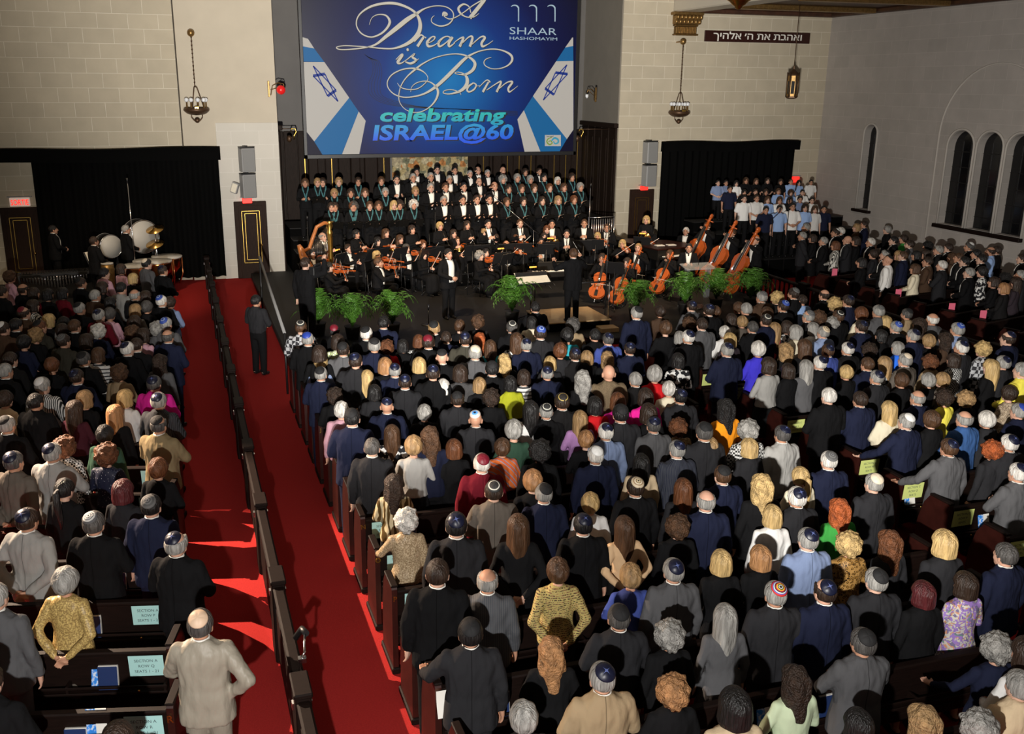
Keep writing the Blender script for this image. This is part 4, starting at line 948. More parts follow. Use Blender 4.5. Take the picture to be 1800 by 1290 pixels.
# ---------------------------------------------------------------- pews, partitions and what lies on them
Y0, DY = 14.35, .8425
def rowy(k): return Y0-DY*k
def pew_proto(L):
    t = empty('pew')
    M1 = Matrix.Translation((0, 0, .30)) @ Matrix.Rotation(radians(4), 4, 'X') @ Matrix.Translation((0, 0, -.30))
    b = MB().box((.05, -.02, .30), (L-.05, .018, .90), .006, M1).box((.05, -.045, .885), (L-.05, .03, .925), .012, M1).box((.05, -.028, .34), (L-.05, .0, .40), .006, M1)
    b.build('backrest', 'dark_wood', t)
    MB().box((.05, .0, .39), (L-.05, .37, .42), .01).box((.05, .30, .30), (L-.05, .34, .39), .005).build('seat', 'dark_wood', t)
    n = max(1, int(L/2.0)); 
    for i in range(n): MB().box((.07+(L-.14)*i/n+.01, .02, .42), (.07+(L-.14)*(i+1)/n-.01, .37, .48), .02).build('cushion', 'cushion', t)
    r = MB().box((.06, -.15, .54), (L-.06, -.02, .555), .003).box((.06, -.155, .60), (L-.06, -.14, .625), .004).box((.06, -.155, .54), (L-.06, -.14, .565), .004)
    for i in range(int(L/.8)+1): x = .08+i*(L-.16)/int(L/.8); r.box((x-.012, -.15, .54), (x+.012, -.02, .63), .003)
    r.build('book_rack', 'dark_wood', t)
    prof = [(-.085, .07), (.42, .07), (.40, .58), (.33, .84), (.24, .97), (-.07, .97), (-.085, .94)]
    for x in (0, L-.055):
        e = MB().prism([(x, y, z) for y, z in prof], (0, 0, 0), (.055, 0, 0)).build('end_panel', 'red_wood', t)
        MB().box((x-.015, -.11, 0), (x+.07, .46, .07), .012).build('foot', 'dark_wood', e)
        MB().box((x-.008, -.095, .965), (x+.063, .25, .99), .008).build('cap', 'dark_wood', e)
    for x in (.3, L/2, L-.3): MB().ball((x, -.162, .582), .012, 8, 6).build('brass_stud', 'brass', t)
    return t
ROWL = {k: chr(ord('I')+k) for k in range(12)}
PEWS = {}
def pews(L, x0, ks, rot, blockname, x_of=None, letters=False):
    proto = None
    for n, k in enumerate(ks):
        if proto is None: proto = o = pew_proto(L)
        else: o = copy_tree(proto)
        x, y = x_of(k) if x_of else (x0, rowy(k))
        o.location = (x, y, 0); o.rotation_euler = (0, 0, rot)
        tag(o, '%s dark wooden pew counted from the platform, %s' % (ORD[n], blockname), 'pew', 'pews '+blockname)
        PEWS[blockname, k] = o
    if letters:
        for k in ks:
            if k in ROWL: 
                l = text('row_letter', ROWL[k], .075, 'gold', PEWS[blockname, k], (.03, -.097, .82), bold=.002, depth=.001)
pews(5.75, 1.70, range(-3, 12), 0, 'block between the two long aisles', letters=True)
pews(6.05, 8.42, range(-3, 12), 0, 'block along the low side railing')
LR = radians(-13.5)
def left_pos(k): # right ends of the angled pews line the left aisle
    y = 7.12+.885*(9-k); L = 5.2
    return (-.33-L*cos(LR), y-L*sin(LR))
pews(5.2, 0, range(-5, 11), LR, 'angled block along the left aisle', left_pos)
RR = radians(13.5)
pews(5.3, 0, range(-7, 9), RR, 'angled block under the arched windows', lambda k: (16.05, 15.0-.885*k))
text('row_letter', 'R', .09, 'gold', PEWS['angled block along the left aisle', 9], (5.2-.03, -.097, .82), bold=.002, depth=.001)

def partition(x, y0, y1, label, bal):
    t = empty('aisle_partition', (x, y0, 0), label=label, cat='partition'); n = int((y1-y0)/1.9); s = (y1-y0)/n
    for i in range(n):
        a, b = i*s+.14, (i+1)*s-.14
        if bal and (y0+a) > 13:
            for q in range(9): MB().lathe([(.03, .12), (.045, .2), (.02, .3), (.035, .5), (.02, .7), (.035, .82)], (0, a+.08+(b-a-.16)*q/8, 0), 8).build('baluster', 'dark_wood', t)
            MB().box((-.05, a-.02, 0), (.05, b+.02, .12), .01).build('plinth', 'dark_wood', t)
        else:
            p = MB().box((-.035, a, 0), (.035, b, .80), .01)
            for s_ in (-1, 1): p.box((-.045 if s_ < 0 else .035, a+.12, .18), (-.035 if s_ < 0 else .045, b-.12, .68), .004)
            p.build('panel', 'dark_wood', t)
    for i in range(n+1):
        w = .12
        MB().box((-.068, i*s-.17, 0), (.068, i*s+.17, .90), .012).box((-.078, i*s-.18, .88), (.078, i*s+.18, .93), .012).build('post', 'dark_wood', t)
        if not bal: MB().box((-.085, i*s-.03, .70), (-.066, i*s+.03, .76)).box((.066, i*s-.03, .70), (.085, i*s+.03, .76)).build('latch', 'chrome', t)
    for i in range(n): MB().box((-.058, i*s+.14, .80), (.058, (i+1)*s-.14, .865), .02).build('cap_rail', 'dark_wood', t)
    return t
partition(.66, 3.2, 28.6, 'long dark wooden partition running between the two red carpet aisles', False)
partition(15.0, 6, 24.8, 'long dark railing with turned balusters beside the angled side pews', True)
hr = empty('handrail', (1.72, 19.0, 0), label='sloping grey metal handrail at the platform corner above the right hand aisle', cat='handrail')
p0, p1, p2 = on_x(456, 452, 1.72), on_x(500, 585, 1.72), on_x(515, 640, 1.72)
f = lambda p: (0, p.y-19.0, max(.0, p.z))
MB().tube([f(p0), f(p1)], .03, 8).build('rail', 'grey_plastic', hr)
for p in (p0, p1): MB().tube([f(p), (0, p.y-19, 0)], .022, 6).build('post', 'black_metal', hr)
mk = empty('microphone_clamp', (.70, 7.45, .93), label='small microphone and clamp clipped to the aisle partition near its end', cat='microphone')
MB().tube([(0, .35, .0), (.06, .32, .10), (.08, .2, .12)], .03, 8).build('microphone_body', 'black_metal', mk)
MB().tube([(0, 0, .0), (.04, .0, .06), (.05, .1, .09), (.07, .2, .11)], .012, 6).box((-.02, -.03, -.03), (.05, .03, .02), .005).build('clamp', 'chrome', mk)

# seat cards, prayer books and programmes
def card(pew, x, m, lines, label, group, y=-.078, z=.772):
    t = empty('seat_card', pew.matrix_basis @ V((x, y, z)), pew.rotation_euler.z, label, 'card', group)
    t.rotation_euler = (radians(4), 0, pew.rotation_euler.z)
    MB().box((-.15, -.004, -.10), (.15, .0, .11)).build('sheet', m, t)
    for i, s in enumerate(lines): text('printed_line', s, .04, 'ink', t, (0, -.0045, .045-.055*i), depth=.0003)
    return t
for (bn, k), pw in PEWS.items(): pw.matrix_basis = Matrix.LocRotScale(pw.location, pw.rotation_euler, pw.scale)
for k in range(1, 11):
    pw = PEWS['block between the two long aisles', k]
    card(pw, .28, 'card_teal', ('SECTION B', 'ROW '+ROWL[k], 'SEATS 1 - 9'), 'pale teal seat card on the aisle end of the %s middle pew' % ORD[k+3], 'teal cards on the middle pews')
for k in range(0, 11):
    pw = PEWS['block along the low side railing', k]
    card(pw, .22, 'card_lime', ('SECTION C', 'ROW '+ROWL[k], 'SEATS'), 'yellow green seat card on the inner end of the %s pew along the side railing' % ORD[k+3], 'yellow green seat cards')
for k in range(-3, 10):
    pw = PEWS['angled block along the left aisle', k]
    card(pw, 5.2-.24, 'card_teal', ('SECTION A', 'ROW '+('R' if k == 9 else ROWL.get(k, 'H')), 'SEATS 1 - 21'), 'pale teal seat card at the aisle end of the %s angled pew' % ORD[k+5], 'teal cards on the angled pews')
def book_proto():
    t = empty('prayer_book')
    MB().box((-.085, -.02, 0), (.085, .02, .22), .004).build('cover', 'book_navy', t)
    MB().box((-.078, -.014, .012), (.088, .014, .225)).build('pages', 'paper', t)
    return t
BK = None
def book(pew, x, blab, tilt=-.12):
    global BK
    if BK is None: BK = o = book_proto()
    else: o = copy_tree(BK)
    p = pew.matrix_basis @ V((x, -.088, .558)); o.location = p; o.rotation_euler = (tilt, 0, pew.rotation_euler.z)
    tag(o, blab, 'book', 'prayer books in the pew racks')
for (bn, k), pw in list(PEWS.items()):
    if 'two long' in bn and k >= 0:
        book(pw, .56, 'navy prayer book in the rack at the aisle end of the %s middle pew' % ORD[k+3])
        if k in (3, 6, 9, 10, 11): book(pw, 1.05+.13*k % 2.1, 'navy prayer book in the rack farther along the %s pew of the middle block' % ORD[k+3])
        if k in (7, 8, 10): book(pw, 3.2, 'navy prayer book near the middle of the rack on the %s middle pew' % ORD[k+3])
    if 'side railing' in bn and k >= 2 and k % 2 == 0: book(pw, .55, 'navy prayer book beside the yellow green card of the %s railing pew' % ORD[k+3])
    if 'left aisle' in bn and k >= 4: book(pw, 5.2-.58-.2*(k % 2), 'navy prayer book at the left aisle end of the %s angled pew' % ORD[k+5])
    if 'left aisle' in bn and k in (8, 9): book(pw, 3.75, 'navy prayer book farther in from the aisle on the %s angled pew' % ORD[k+5])
def programme(p, rz, label, tilt=0.0, flat=True):
    t = empty('programme', p, rz, label, 'booklet'); t.rotation_euler = (tilt, 0, rz)
    MB().box((-.075, -.003, 0), (.0, .003, .21)).build('cover', 'programme', t)
    MB().box((.0, -.004, 0), (.085, .003, .215)).build('back_page', 'paper', t)
pw = PEWS['angled block along the left aisle', 9]; programme(pw.matrix_basis @ V((4.58, -.06, .72)), LR, 'blue and white programme propped beside the teal ROW R card', -.1)
pw = PEWS['angled block along the left aisle', 8]; programme(pw.matrix_basis @ V((4.55, -.10, .57)), LR, 'open blue programme in the rack of the last but one angled pew', -.3)
for k, x, s in ((9, 1.05, 'blue programme lying in the middle block rack beside a man in charcoal suit'), (7, 3.05, 'blue programme in the middle block rack in front of a woman in beige'), (6, 4.9, 'blue programme in the middle block rack by the blond woman in satin'), (10, 2.6, 'blue programme in the middle block rack behind the tan suit'), (8, 4.6, 'blue programme in the middle block rack beside the long grey hair')):
    programme(PEWS['block between the two long aisles', k].matrix_basis @ V((x, -.10, .57)), 0, s, -.25)
for k, x, s in ((7, .55, 'bright blue programme in the rack at the inner aisle by the grey jacket'), (9, .9, 'bright blue programme in the rack in front of the navy dress'), (6, .18, 'bright blue programme on the seat end near the open red carpet')):
    programme(PEWS['block along the low side railing', k].matrix_basis @ V((x, -.10, .57)), 0, s, -.25)
pp = on_z(739, 1210, 1.0); t = empty('paper_leaflet', (1.78, pp.y, .95), label='white leaflet held over the end of the pew lettered R', cat='leaflet')
MB().loft([[V((x, -.01-.06*y*y-.02*x, -.22*y)) for x in (-.085, -.03, .03, .09)] for y in (0, .3, .6, .8, 1.0)], False, True, False).build('sheet', 'paper', t)
for px, py, s in ((1467, 480, 'woman in zebra print'), (1579, 517, 'woman in the cream jacket'), (1673, 542, 'grey haired man in charcoal'), (1728, 555, 'woman with red blond hair')):
    p = on_z(px, py, .95)
    t = empty('pink_card', p, -.3, 'bright pink card held low in front of the '+s, 'card')
    MB().box((-.07, -.004, -.12), (.07, .004, .12)).build('sheet', 'pink_card', t)

# ---------------------------------------------------------------- platform: risers, instruments, stands, ferns
ST = .15
def riser(x0, x1, y0, y1, z, label, base=ST):
    t = empty('stage_riser', ((x0+x1)/2, (y0+y1)/2, base), label=label, cat='riser'); w, d = (x1-x0)/2, (y1-y0)/2
    MB().box((-w, -d, 0), (w, d, z-base-.03), .01).build('skirt', 'black_cloth', t)
    MB().box((-w, -d, z-base-.03), (w, d, z-base), .006).build('deck', 'black_floor', t)
CH = [(28.0, .65), (28.8, .95), (29.6, 1.2), (30.4, 1.45)]
for i, (y, z) in enumerate(CH): riser(3.2, 13.7, y-.4, y+(.4 if i < 3 else 1.2), z, '%s black step of the adult choir riser' % ORD[i])
KR = [(25.8, .62), (26.45, .92), (27.1, 1.25), (27.75, 1.55)]
for i, (y, z) in enumerate(KR): riser(15.6, 21.2, y-.32, y+.33, z, '%s black step of the children choir riser' % ORD[i], 0)
pod = empty('conductor_podium', (8.85, 21.25, ST), label='square oak topped podium under the conductor', cat='podium')
MB().box((-.85, -.72, 0), (.75, .65, .19), .01).build('base', 'black_cloth', pod)
MB().box((-.88, -.75, .19), (.78, .68, .22), .008).build('top_board', 'oak', pod)
MB().box((.35, -1.15, 0), (.80, -.80, .10), .006).build('step', 'oak', pod)
for a, b in (((-.35, -.68, .22), (-.35, -.68, 1.12)), ((.72, -.68, .22), (.72, -.68, 1.12))): MB().tube([a, b], .018, 8).build('rail_post', 'chrome', pod)
MB().tube([(-.35, -.68, 1.12), (.72, -.68, 1.12)], .018, 8).build('rail', 'black_metal', pod)

def stand_proto():
    t = empty('music_stand')
    M = Matrix.Translation((0, 0, 1.1)) @ Matrix.Rotation(radians(-25), 4, 'X')
    MB().box((-.25, -.008, -.17), (.25, .008, .17), .004, M).box((-.25, -.06, -.18), (.25, .008, -.165), 0, M).build('desk', 'black_metal', t)
    MB().tube([(0, .02, .03), (0, .02, 1.08)], .014, 8).build('pole', 'black_metal', t)
    b = MB()
    for k in range(3): a = 2*pi*k/3; b.tube([(0, .02, .14), (.14*cos(a), .02+.14*sin(a), .09), (.27*cos(a), .02+.27*sin(a), .012)], .011, 6)
    b.build('tripod_base', 'black_metal', t)
    return t
def chair_proto():
    t = empty('orchestra_chair')
    MB().box((-.22, -.22, .43), (.22, .20, .47), .02).build('seat', 'black_cloth', t); MB().box((-.21, -.26, .60), (.21, -.22, .88), .02).build('backrest', 'black_cloth', t)
    for x in (-.2, .2):
        MB().tube([(x, .18, .43), (x, .20, .0)], .012, 6).build('leg', 'black_metal', t); MB().tube([(x, -.24, .86), (x, -.21, .43), (x, -.25, .0)], .012, 6).build('leg', 'black_metal', t)
    return t
def fiddle_parts(t, s):
    """body outline, neck, strings: length axis +Z from tail (0) to scroll, face -Y"""
    hw = [(0, .03), (.02, .075), (.06, .100), (.11, .098), (.15, .068), (.19, .055), (.22, .062), (.26, .082), (.31, .080), (.345, .05), (.356, .02)]
    out = [(w*s, z*s) for z, w in hw]+[(-w*s, z*s) for z, w in reversed(hw)]
    MB().prism([(x, 0, z) for x, z in out], (0, -.022*s, 0), (0, .022*s, 0)).prism([(x*1.04, 0, (z-.178*s)*1.02+.178*s) for x, z in out], (0, -.026*s, 0), (0, -.020*s, 0)).prism([(x*1.04, 0, (z-.178*s)*1.02+.178*s) for x, z in out], (0, .020*s, 0), (0, .026*s, 0)).build('sound_box', 'violin_wood', t)
    MB().box((-.013*s, -.02*s, .34*s), (.013*s, .008*s, .53*s), .003*s).build('neck', 'violin_wood', t)
    MB().box((-.017*s, -.040*s, .20*s), (.017*s, -.028*s, .49*s), .002*s).box((-.02*s, -.038*s, .02*s), (.02*s, -.028*s, .10*s), .002*s).build('fingerboard', 'ebony', t)
    MB().box((-.024*s, -.056*s, .160*s), (.024*s, -.024*s, .168*s)).build('bridge', 'oak', t)
    MB().ball((0, .0, .60*s), (.014*s, .026*s, .026*s), 10, 8).tube([(0, -.01*s, .52*s), (0, -.004*s, .60*s)], .014*s, 8).tube([(-.045*s, 0, .555*s), (.045*s, 0, .555*s)], .006*s, 6).build('scroll', 'violin_wood', t)
    m = MB()
    for sx in (-1, 1): m.tube([(.045*sx*s, -.027*s, .13*s), (.04*sx*s, -.0275*s, .155*s), (.048*sx*s, -.027*s, .185*s)], .004*s, 5)
    m.build('sound_hole', 'ebony', t)
    m = MB()
    for q in (-1.5, -.5, .5, 1.5): m.tube([(q*.005*s, -.036*s, .06*s), (q*.006*s, -.057*s, .164*s), (q*.004*s, -.042*s, .49*s)], .0012*s, 4)
    m.build('string', 'chrome', t)
def place(o, base, tip, face):
    z = (V(tip)-V(base)).normalized(); y = -(V(face)-z*V(face).dot(z)).normalized(); x = y.cross(z)
    o.matrix_basis = Matrix(((x.x, y.x, z.x, base[0]), (x.y, y.y, z.y, base[1]), (x.z, y.z, z.z, base[2]), (0, 0, 0, 1)))
PROTO = {}
def take(kind, mk):
    if kind not in PROTO: PROTO[kind] = mk(); return PROTO[kind]
    return copy_tree(PROTO[kind])
def mk_fiddle(nm, s):
    def f():
        t = empty(nm); fiddle_parts(t, s)
        if s > 1.5: MB().tube([(0, 0, .01), (0, .0, -.07*s)], .006*s, 6).build('end_pin', 'chrome', t)
        return t
    return f
def mk_bow(L):
    def f():
        t = empty('bow'); MB().tube([(0, 0, 0), (0, .012, L*.5), (0, 0, L)], [.006, .0055, .004], 6).build('stick', 'violin_wood', t)
        MB().box((-.005, -.03, .03), (.005, -.0, .07)).build('frog', 'ebony', t); MB().box((-.004, -.026, .05), (.004, -.024, L)).build('bow_hair', 'paper', t)
        return t
    return f
def wp(loc, yaw, p): return V(loc)+Matrix.Rotation(-yaw, 3, 'Z') @ V(p)
def wd(yaw, p): return Matrix.Rotation(-yaw, 3, 'Z') @ V(p)

# tall instruments and keyboard instruments
p = on_y(567, 390, 25.8); q = on_y(583, 500, 25.8)
hp = empty('concert_harp', (p.x, 25.8, ST), .35, 'golden concert harp standing at the edge of the platform', 'harp'); H = p.z-ST
c = MB().lathe([(.10, 0), (.10, .06), (.08, .10), (.07, .3), (.065, H-.35), (.085, H-.3), (.045, H-.22), (.09, H-.12), (.075, H-.05), (.11, H)], (.20, 0, .0), 14); c.build('column', 'gold', hp)
MB().tube([(.20, 0, H-.06), (.05, 0, H-.03), (-.18, 0, H-.12), (-.32, 0, H-.42), (-.42, 0, H-.66), (-.58, 0, H-.72), (-.70, 0, H-.60)], [.05, .05, .05, .05, .05, .055, .06], 10).build('neck', 'harp_wood', hp)
MB().tube([(-.72, 0, H-.55), (-.62, 0, H-.85), (-.30, 0, .55), (.02, 0, .16)], [.05, .10, .14, .17], 12).build('sound_box', 'harp_wood', hp)
MB().box((-.2, -.2, 0), (.32, .2, .16), .03).build('pedal_base', 'harp_wood', hp)
m = MB()
for i in range(24):
    u = i/23; a = V((-.60, 0, H-.90)).lerp(V((.02, 0, .22)), u); b = V((-.60, 0, H-.72)).lerp(V((.14, 0, H-.10)), u); m.tube([a, b], .003, 4)
m.build('string', 'chrome', hp)
p = on_z(968, 482, ST+.75)
kb = empty('stage_piano', (p.x+.25, p.y+.35, ST), 0, 'black stage piano with white keys in front of the conductor', 'piano')
MB().box((-.72, -.18, .62), (.72, .22, .78), .02).build('case', 'ebony', kb); MB().box((-.66, -.18, .78), (.66, -.03, .80), .004).build('white_keys', 'paper', kb)
m = MB()
for i in range(36):
    if i % 7 not in (2, 6): m.box((-.62+i*.0355, -.11, .80), (-.60+i*.0355, -.03, .815))
m.build('black_keys', 'ebony', kb); MB().box((-.45, .10, .78), (.45, .14, 1.0), .01).build('music_rest', 'ebony', kb)
for x in (-.6, .6):
    for y in (-.1, .15): MB().tube([(x, y, 0), (x*.95, y, .62)], .02, 6).build('leg', 'black_metal', kb)
p = on_y(1165, 405, 26.0)
gp = empty('grand_piano', (p.x, 26.0, ST), .2, 'dark grand piano with closed lid at the back of the platform', 'piano')
o = [(-.75, -.75), (.75, -.75), (.75, .1), (.62, .55), (.25, .85), (.0, 1.2), (-.3, 1.35), (-.62, 1.25), (-.75, .9)]
MB().prism([(x, y, 0) for x, y in o], (0, 0, .68), (0, 0, .96)).build('case', 'ebony', gp); MB().prism([(x*1.02, y*1.01, 0) for x, y in o], (0, 0, .97), (0, 0, 1.0)).build('lid', 'red_wood', gp)
MB().box((-.7, -.95, .70), (.7, -.75, .78), .02).build('key_bed', 'ebony', gp); MB().box((-.62, -.93, .78), (.62, -.80, .80)).build('white_keys', 'paper', gp)
for x, y in ((-.6, -.6), (.6, -.6), (-.3, 1.0)): MB().lathe([(.04, 0), (.05, .1), (.07, .65)], (x, y, .04), 10).build('leg', 'ebony', gp)
for px, s in ((1152, 'sheet music on the closed lid of the grand piano, nearer the door'), (1172, 'sheet music on the closed lid of the grand piano, nearer the curtain')):
    q = on_y(px, 391, 26.1); tag(MB().box((-.13, -.09, 0), (.13, .09, .015)).build('sheet_music', 'paper', None, (q.x, 25.75, ST+1.0)), s, 'sheet music')
# percussion
def kettledrum(px, py, Y, r, label):
    p = on_z(px, py, ST+.82)
    t = empty('kettledrum', (p.x, p.y, ST), label=label, cat='timpani')
    MB().lathe([(.08, .28), (r*.6, .36), (r*.9, .52), (r, .74), (r, .80)], (0, 0, 0), 24).build('copper_bowl', 'copper', t)
    MB().lathe([(r*1.04, .78), (r*1.06, .80), (r*1.04, .83), (.02, .835)], (0, 0, 0), 24).build('drum_head', 'drum_skin', t)
    for k in range(4): a = 2*pi*k/4+.4; MB().tube([(r*1.08*cos(a), r*1.08*sin(a), .80), (r*1.1*cos(a), r*1.1*sin(a), .3), (r*.8*cos(a), r*.8*sin(a), 0)], .022, 6).build('strut', 'copper', t)
    MB().lathe([(.16, 0), (.16, .05), (.05, .1), (.05, .3)], (0, 0, 0), 14).build('pedal_base', 'black_metal', t)
for a in ((238, 466, 23.6, .34, 'copper kettledrum nearest the marimba'), (258, 458, 24.3, .36, 'copper kettledrum in front of the seated timpanist, second from the marimba'), (276, 458, 23.6, .38, 'large copper kettledrum, second from the black curtain edge'), (293, 450, 24.4, .40, 'large copper kettledrum closest to the red aisle')): kettledrum(*a)
def bassdrum(px, py, Y, r, label, rz):
    p = on_y(px, py, Y); z = max(p.z-ST, r+.1)
    t = empty('bass_drum', (p.x, Y, ST), rz, label, 'drum'); M = Matrix.Translation((0, 0, z)) @ Matrix.Rotation(pi/2, 4, 'X')
    MB().lathe([(r*.98, -.19), (r, -.18), (r, .18), (r*.98, .19)], (0, 0, 0), 32, True, M).build('shell', 'ebony', t)
    MB().lathe([(.01, .196), (r*.97, .195), (r*.97, -.195), (.01, -.196)], (0, 0, 0), 32, True, M).build('drum_head', 'drum_skin', t)
    m = MB()
    for s in (-.19, .19): m.tube([M @ V((r*1.02*cos(2*pi*k/32), r*1.02*sin(2*pi*k/32), s)) for k in range(33)], .016, 6)
    m.build('hoop', 'chrome', t)
    for x in (-r*.8, r*.8): MB().tube([(x, -.2, 0), (x*.9, 0, z-.3), (x*.9, .0, z)], .02, 6).tube([(x, .2, 0), (x*.9, 0, z-.3)], .02, 6).build('stand_leg', 'black_metal', t)
bassdrum(247, 415, 29.25, .46, 'big white bass drum behind the seated timpanist', .5); bassdrum(190, 432, 29.0, .32, 'smaller white drum beside the copper tube', .5)
p = on_z(98, 476, ST+.82)
vb = empty('marimba', (p.x, p.y, ST), .12, 'long black marimba with silver tubes behind the angled block', 'marimba')
m = MB()
for i in range(22): m.tube([(-.78+i*.072, 0, .76), (-.78+i*.072, 0, .34+.25*abs(i-11)/11)], .028, 8)
m.build('resonator_pipe', 'chrome', vb)
m = MB()
for i in range(24): m.box((-.82+i*.069, -.20+.0*i, .80), (-.765+i*.069, .20, .82), .003)
m.build('tone_bar', 'ebony', vb); MB().box((-.9, -.24, .72), (.9, -.20, .80), .01).box((-.9, .2, .72), (.9, .24, .80), .01).build('frame_rail', 'ebony', vb)
for x in (-.88, .88): MB().box((x-.03, -.26, .08), (x+.03, .26, .78), .01).box((x-.03, -.3, 0), (x+.03, .3, .08), .02).build('end_frame', 'ebony', vb)
p = on_z(188, 462, ST+1.07); ct = empty('conga_drum', (p.x, p.y, ST), label='tall copper coloured drum beside the timpanist', cat='drum')
MB().lathe([(.14, .0), (.13, .05), (.15, .5), (.17, .9), (.15, 1.05)], (0, 0, 0), 20).build('shell', 'old_gold', ct); MB().lathe([(.155, 1.04), (.155, 1.07), (.01, 1.07)], (0, 0, 0), 20).build('drum_head', 'drum_skin', ct)
for px, py, s in ((272, 402, 'upper brass cymbal on its stand beside the bass drum'), (272, 428, 'lower brass cymbal on its stand beside the bass drum')):
    p = on_y(px, py, 28.7 if py > 410 else 28.85)
    t = empty('cymbal', (p.x, p.y, ST), label=s, cat='cymbal'); z = p.z-ST; M = Matrix.Translation((0, 0, z)) @ Matrix.Rotation(.35, 4, 'X') @ Matrix.Rotation(-.2, 4, 'Y')
    MB().lathe([(.01, .03), (.06, .02), (.07, .005), (.25, -.02), (.25, -.024), (.06, .0), (.01, .01)], (0, 0, 0), 28, True, M).build('plate', 'brass', t)
    MB().tube([(0, 0, .0), (0, 0, z+.05)], .014, 6).tube([(-.25, 0, 0), (0, 0, .3), (.25, 0, 0)], .012, 6).tube([(0, -.25, 0), (0, 0, .3), (0, .25, 0)], .012, 6).build('stand', 'chrome', t)
def mic_stand(px, top, Y, label, boom=None, m='black_metal', base=ST):
    p = on_y(px, top, Y); t = empty('microphone_stand', (p.x, Y, base), label=label, cat='microphone stand'); z = p.z-base
    MB().tube([(0, 0, .02), (0, 0, z)], .012, 6).build('pole', m, t); MB().lathe([(.17, 0), (.17, .015), (.03, .03)], (0, 0, 0), 18).build('foot_plate', 'black_metal', t)
    e = V((0, 0, z))
    if boom: MB().tube([e-(V(boom)-V((0, 0, 0)))*.2, e+V(boom)], .009, 6).build('boom', m, t); e = e+V(boom)
    MB().tube([e, e+V((0, -.03, .13))], [.014, .024], 8).build('microphone_head', 'black_metal', t)
mic_stand(224, 322, 27.4, 'very tall shiny microphone pole among the percussion', None, 'chrome')
mic_stand(938, 405, 26.9, 'microphone stand with long diagonal boom before the front choir row', (-1.05, .6, .95), 'chrome')
mic_stand(1038, 330, 27.3, 'tall thin bright microphone pole at the end of the choir', None, 'chrome')
mic_stand(765, 372, 27.2, 'thin dark microphone stand in front of the choir men')
mic_stand(1070, 395, 21.6, 'tall dark microphone stand beside the first cellist')
mic_stand(1388, 352, 25.3, 'microphone stand in front of the middle of the children choir', (.1, -.1, .3), base=0)
mic_stand(1358, 385, 25.2, 'microphone stand before the children in the front row, nearer the curtain', (.15, -.1, .2), base=0)
mic_stand(540, 388, 27.3, 'short microphone stand behind the harp with white head')
mic_stand(753, 545, 22.0, 'empty microphone stand beside the standing singer')
for i, (px, py, s) in enumerate(((560, 582, 'fern at the end of the platform edge below the cameraman'), (620, 588, 'fern second from the platform corner by the aisle'), (690, 583, 'fern just left of the standing singer'), (900, 560, 'tall fern between the standing singer and the podium'), (1117, 556, 'fern below the cellists beside the podium'), (1203, 545, 'fern in front of the man at the clear lectern'), (1258, 537, 'fern under the double basses'), (1318, 536, 'dim fern beside the dark baluster railing'))):
    p = on_z(px, py, ST+.1); t = empty('potted_fern', (p.x, p.y, ST), label='bright green '+s if i < 7 else s+' at the platform end', cat='fern')
    MB().lathe([(.13, 0), (.17, .26), (.19, .30), (.16, .29)], (0, 0, 0), 18).build('pot', 'terracotta', t)
    rg = random.Random(40+i); m = MB(); sc = 1.4 if i == 3 else 1.24
    for k in range(72):
        a = 2.4*k+rg.uniform(-.3, .3); reach = rg.uniform(.12, .50)*sc; hgt = (rg.uniform(.55, .95)-.25*reach)*sc
        P = [V((cos(a)*reach*u, sin(a)*reach*u, .26+hgt*(2.0*u-1.25*u*u)-(.18*u**3))) for u in [j/9 for j in range(10)]]
        sd = V((-sin(a), cos(a), 0))
        for j in range(1, 10):
            b = P[j]; d = (P[j]-P[j-1]).normalized(); w = .075*sin(pi*(j+.8)/11)*sc+.010
            for s2 in (1, -1):
                tip = b+sd*s2*w+d*.05+V((0, 0, -.03)); m.add([b-d*.016, b+d*.016, tip], [(0, 1, 2)])
        m.tube(P, .004, 3)
    m.build('fronds', 'leaf', t)
# clear lectern
p = on_y(1228, 468, 21.9); t = empty('clear_lectern', (p.x, 21.9, ST), label='clear acrylic lectern in front of the man reading in a black tie', cat='lectern'); z = p.z-ST
MB().box((-.42, -.18, z-.03), (.42, .25, z), .006, Matrix.Translation((0, 0, z)) @ Matrix.Rotation(.2, 4, 'X') @ Matrix.Translation((0, 0, -z))).build('top_panel', 'clear_panel', t)
for x in (-.3, .3): MB().box((x-.012, -.1, .04), (x+.012, .15, z-.05)).build('side_panel', 'clear_panel', t)
MB().box((-.4, -.25, 0), (.4, .25, .04), .01).build('base', 'clear_panel', t)
MB().tube([(.05, .1, z), (.05, .1, z+.3), (.03, .0, z+.38)], .008, 6).build('gooseneck_microphone', 'black_metal', t)
p = on_z(1285, 500, ST+.25); t = empty('water_bottle', (p.x, p.y, ST), label='small clear water bottle on the platform by the lectern', cat='bottle')
MB().lathe([(.035, 0), (.037, .15), (.015, .2), (.015, .23)], (0, 0, 0), 12).build('bottle_body', 'clear_panel', t); MB().lathe([(.017, .22), (.017, .25)], (0, 0, 0), 10).build('cap', 'white_plastic', t)
p = on_y(1052, 388, 27.0); t = empty('tubular_chimes', (p.x+.1, 27.0, ST), label='chrome framed tubular chimes with dark red board at the end of the choir', cat='chimes')
MB().box((-.3, .02, .3), (.3, .05, 1.5), .01).build('back_board', 'red_wood', t)
for x in (-.42, .42): MB().tube([(x, 0, 0), (x, 0, 1.75)], .018, 6).build('frame_post', 'chrome', t)
MB().tube([(-.42, 0, 1.72), (.42, 0, 1.72)], .018, 6).build('frame_bar', 'chrome', t)
for i in range(10): MB().tube([(-.33+i*.073, -.04, 1.68), (-.33+i*.073, -.04, .45+.03*i)], .016, 8).build('chime', 'chrome', t)

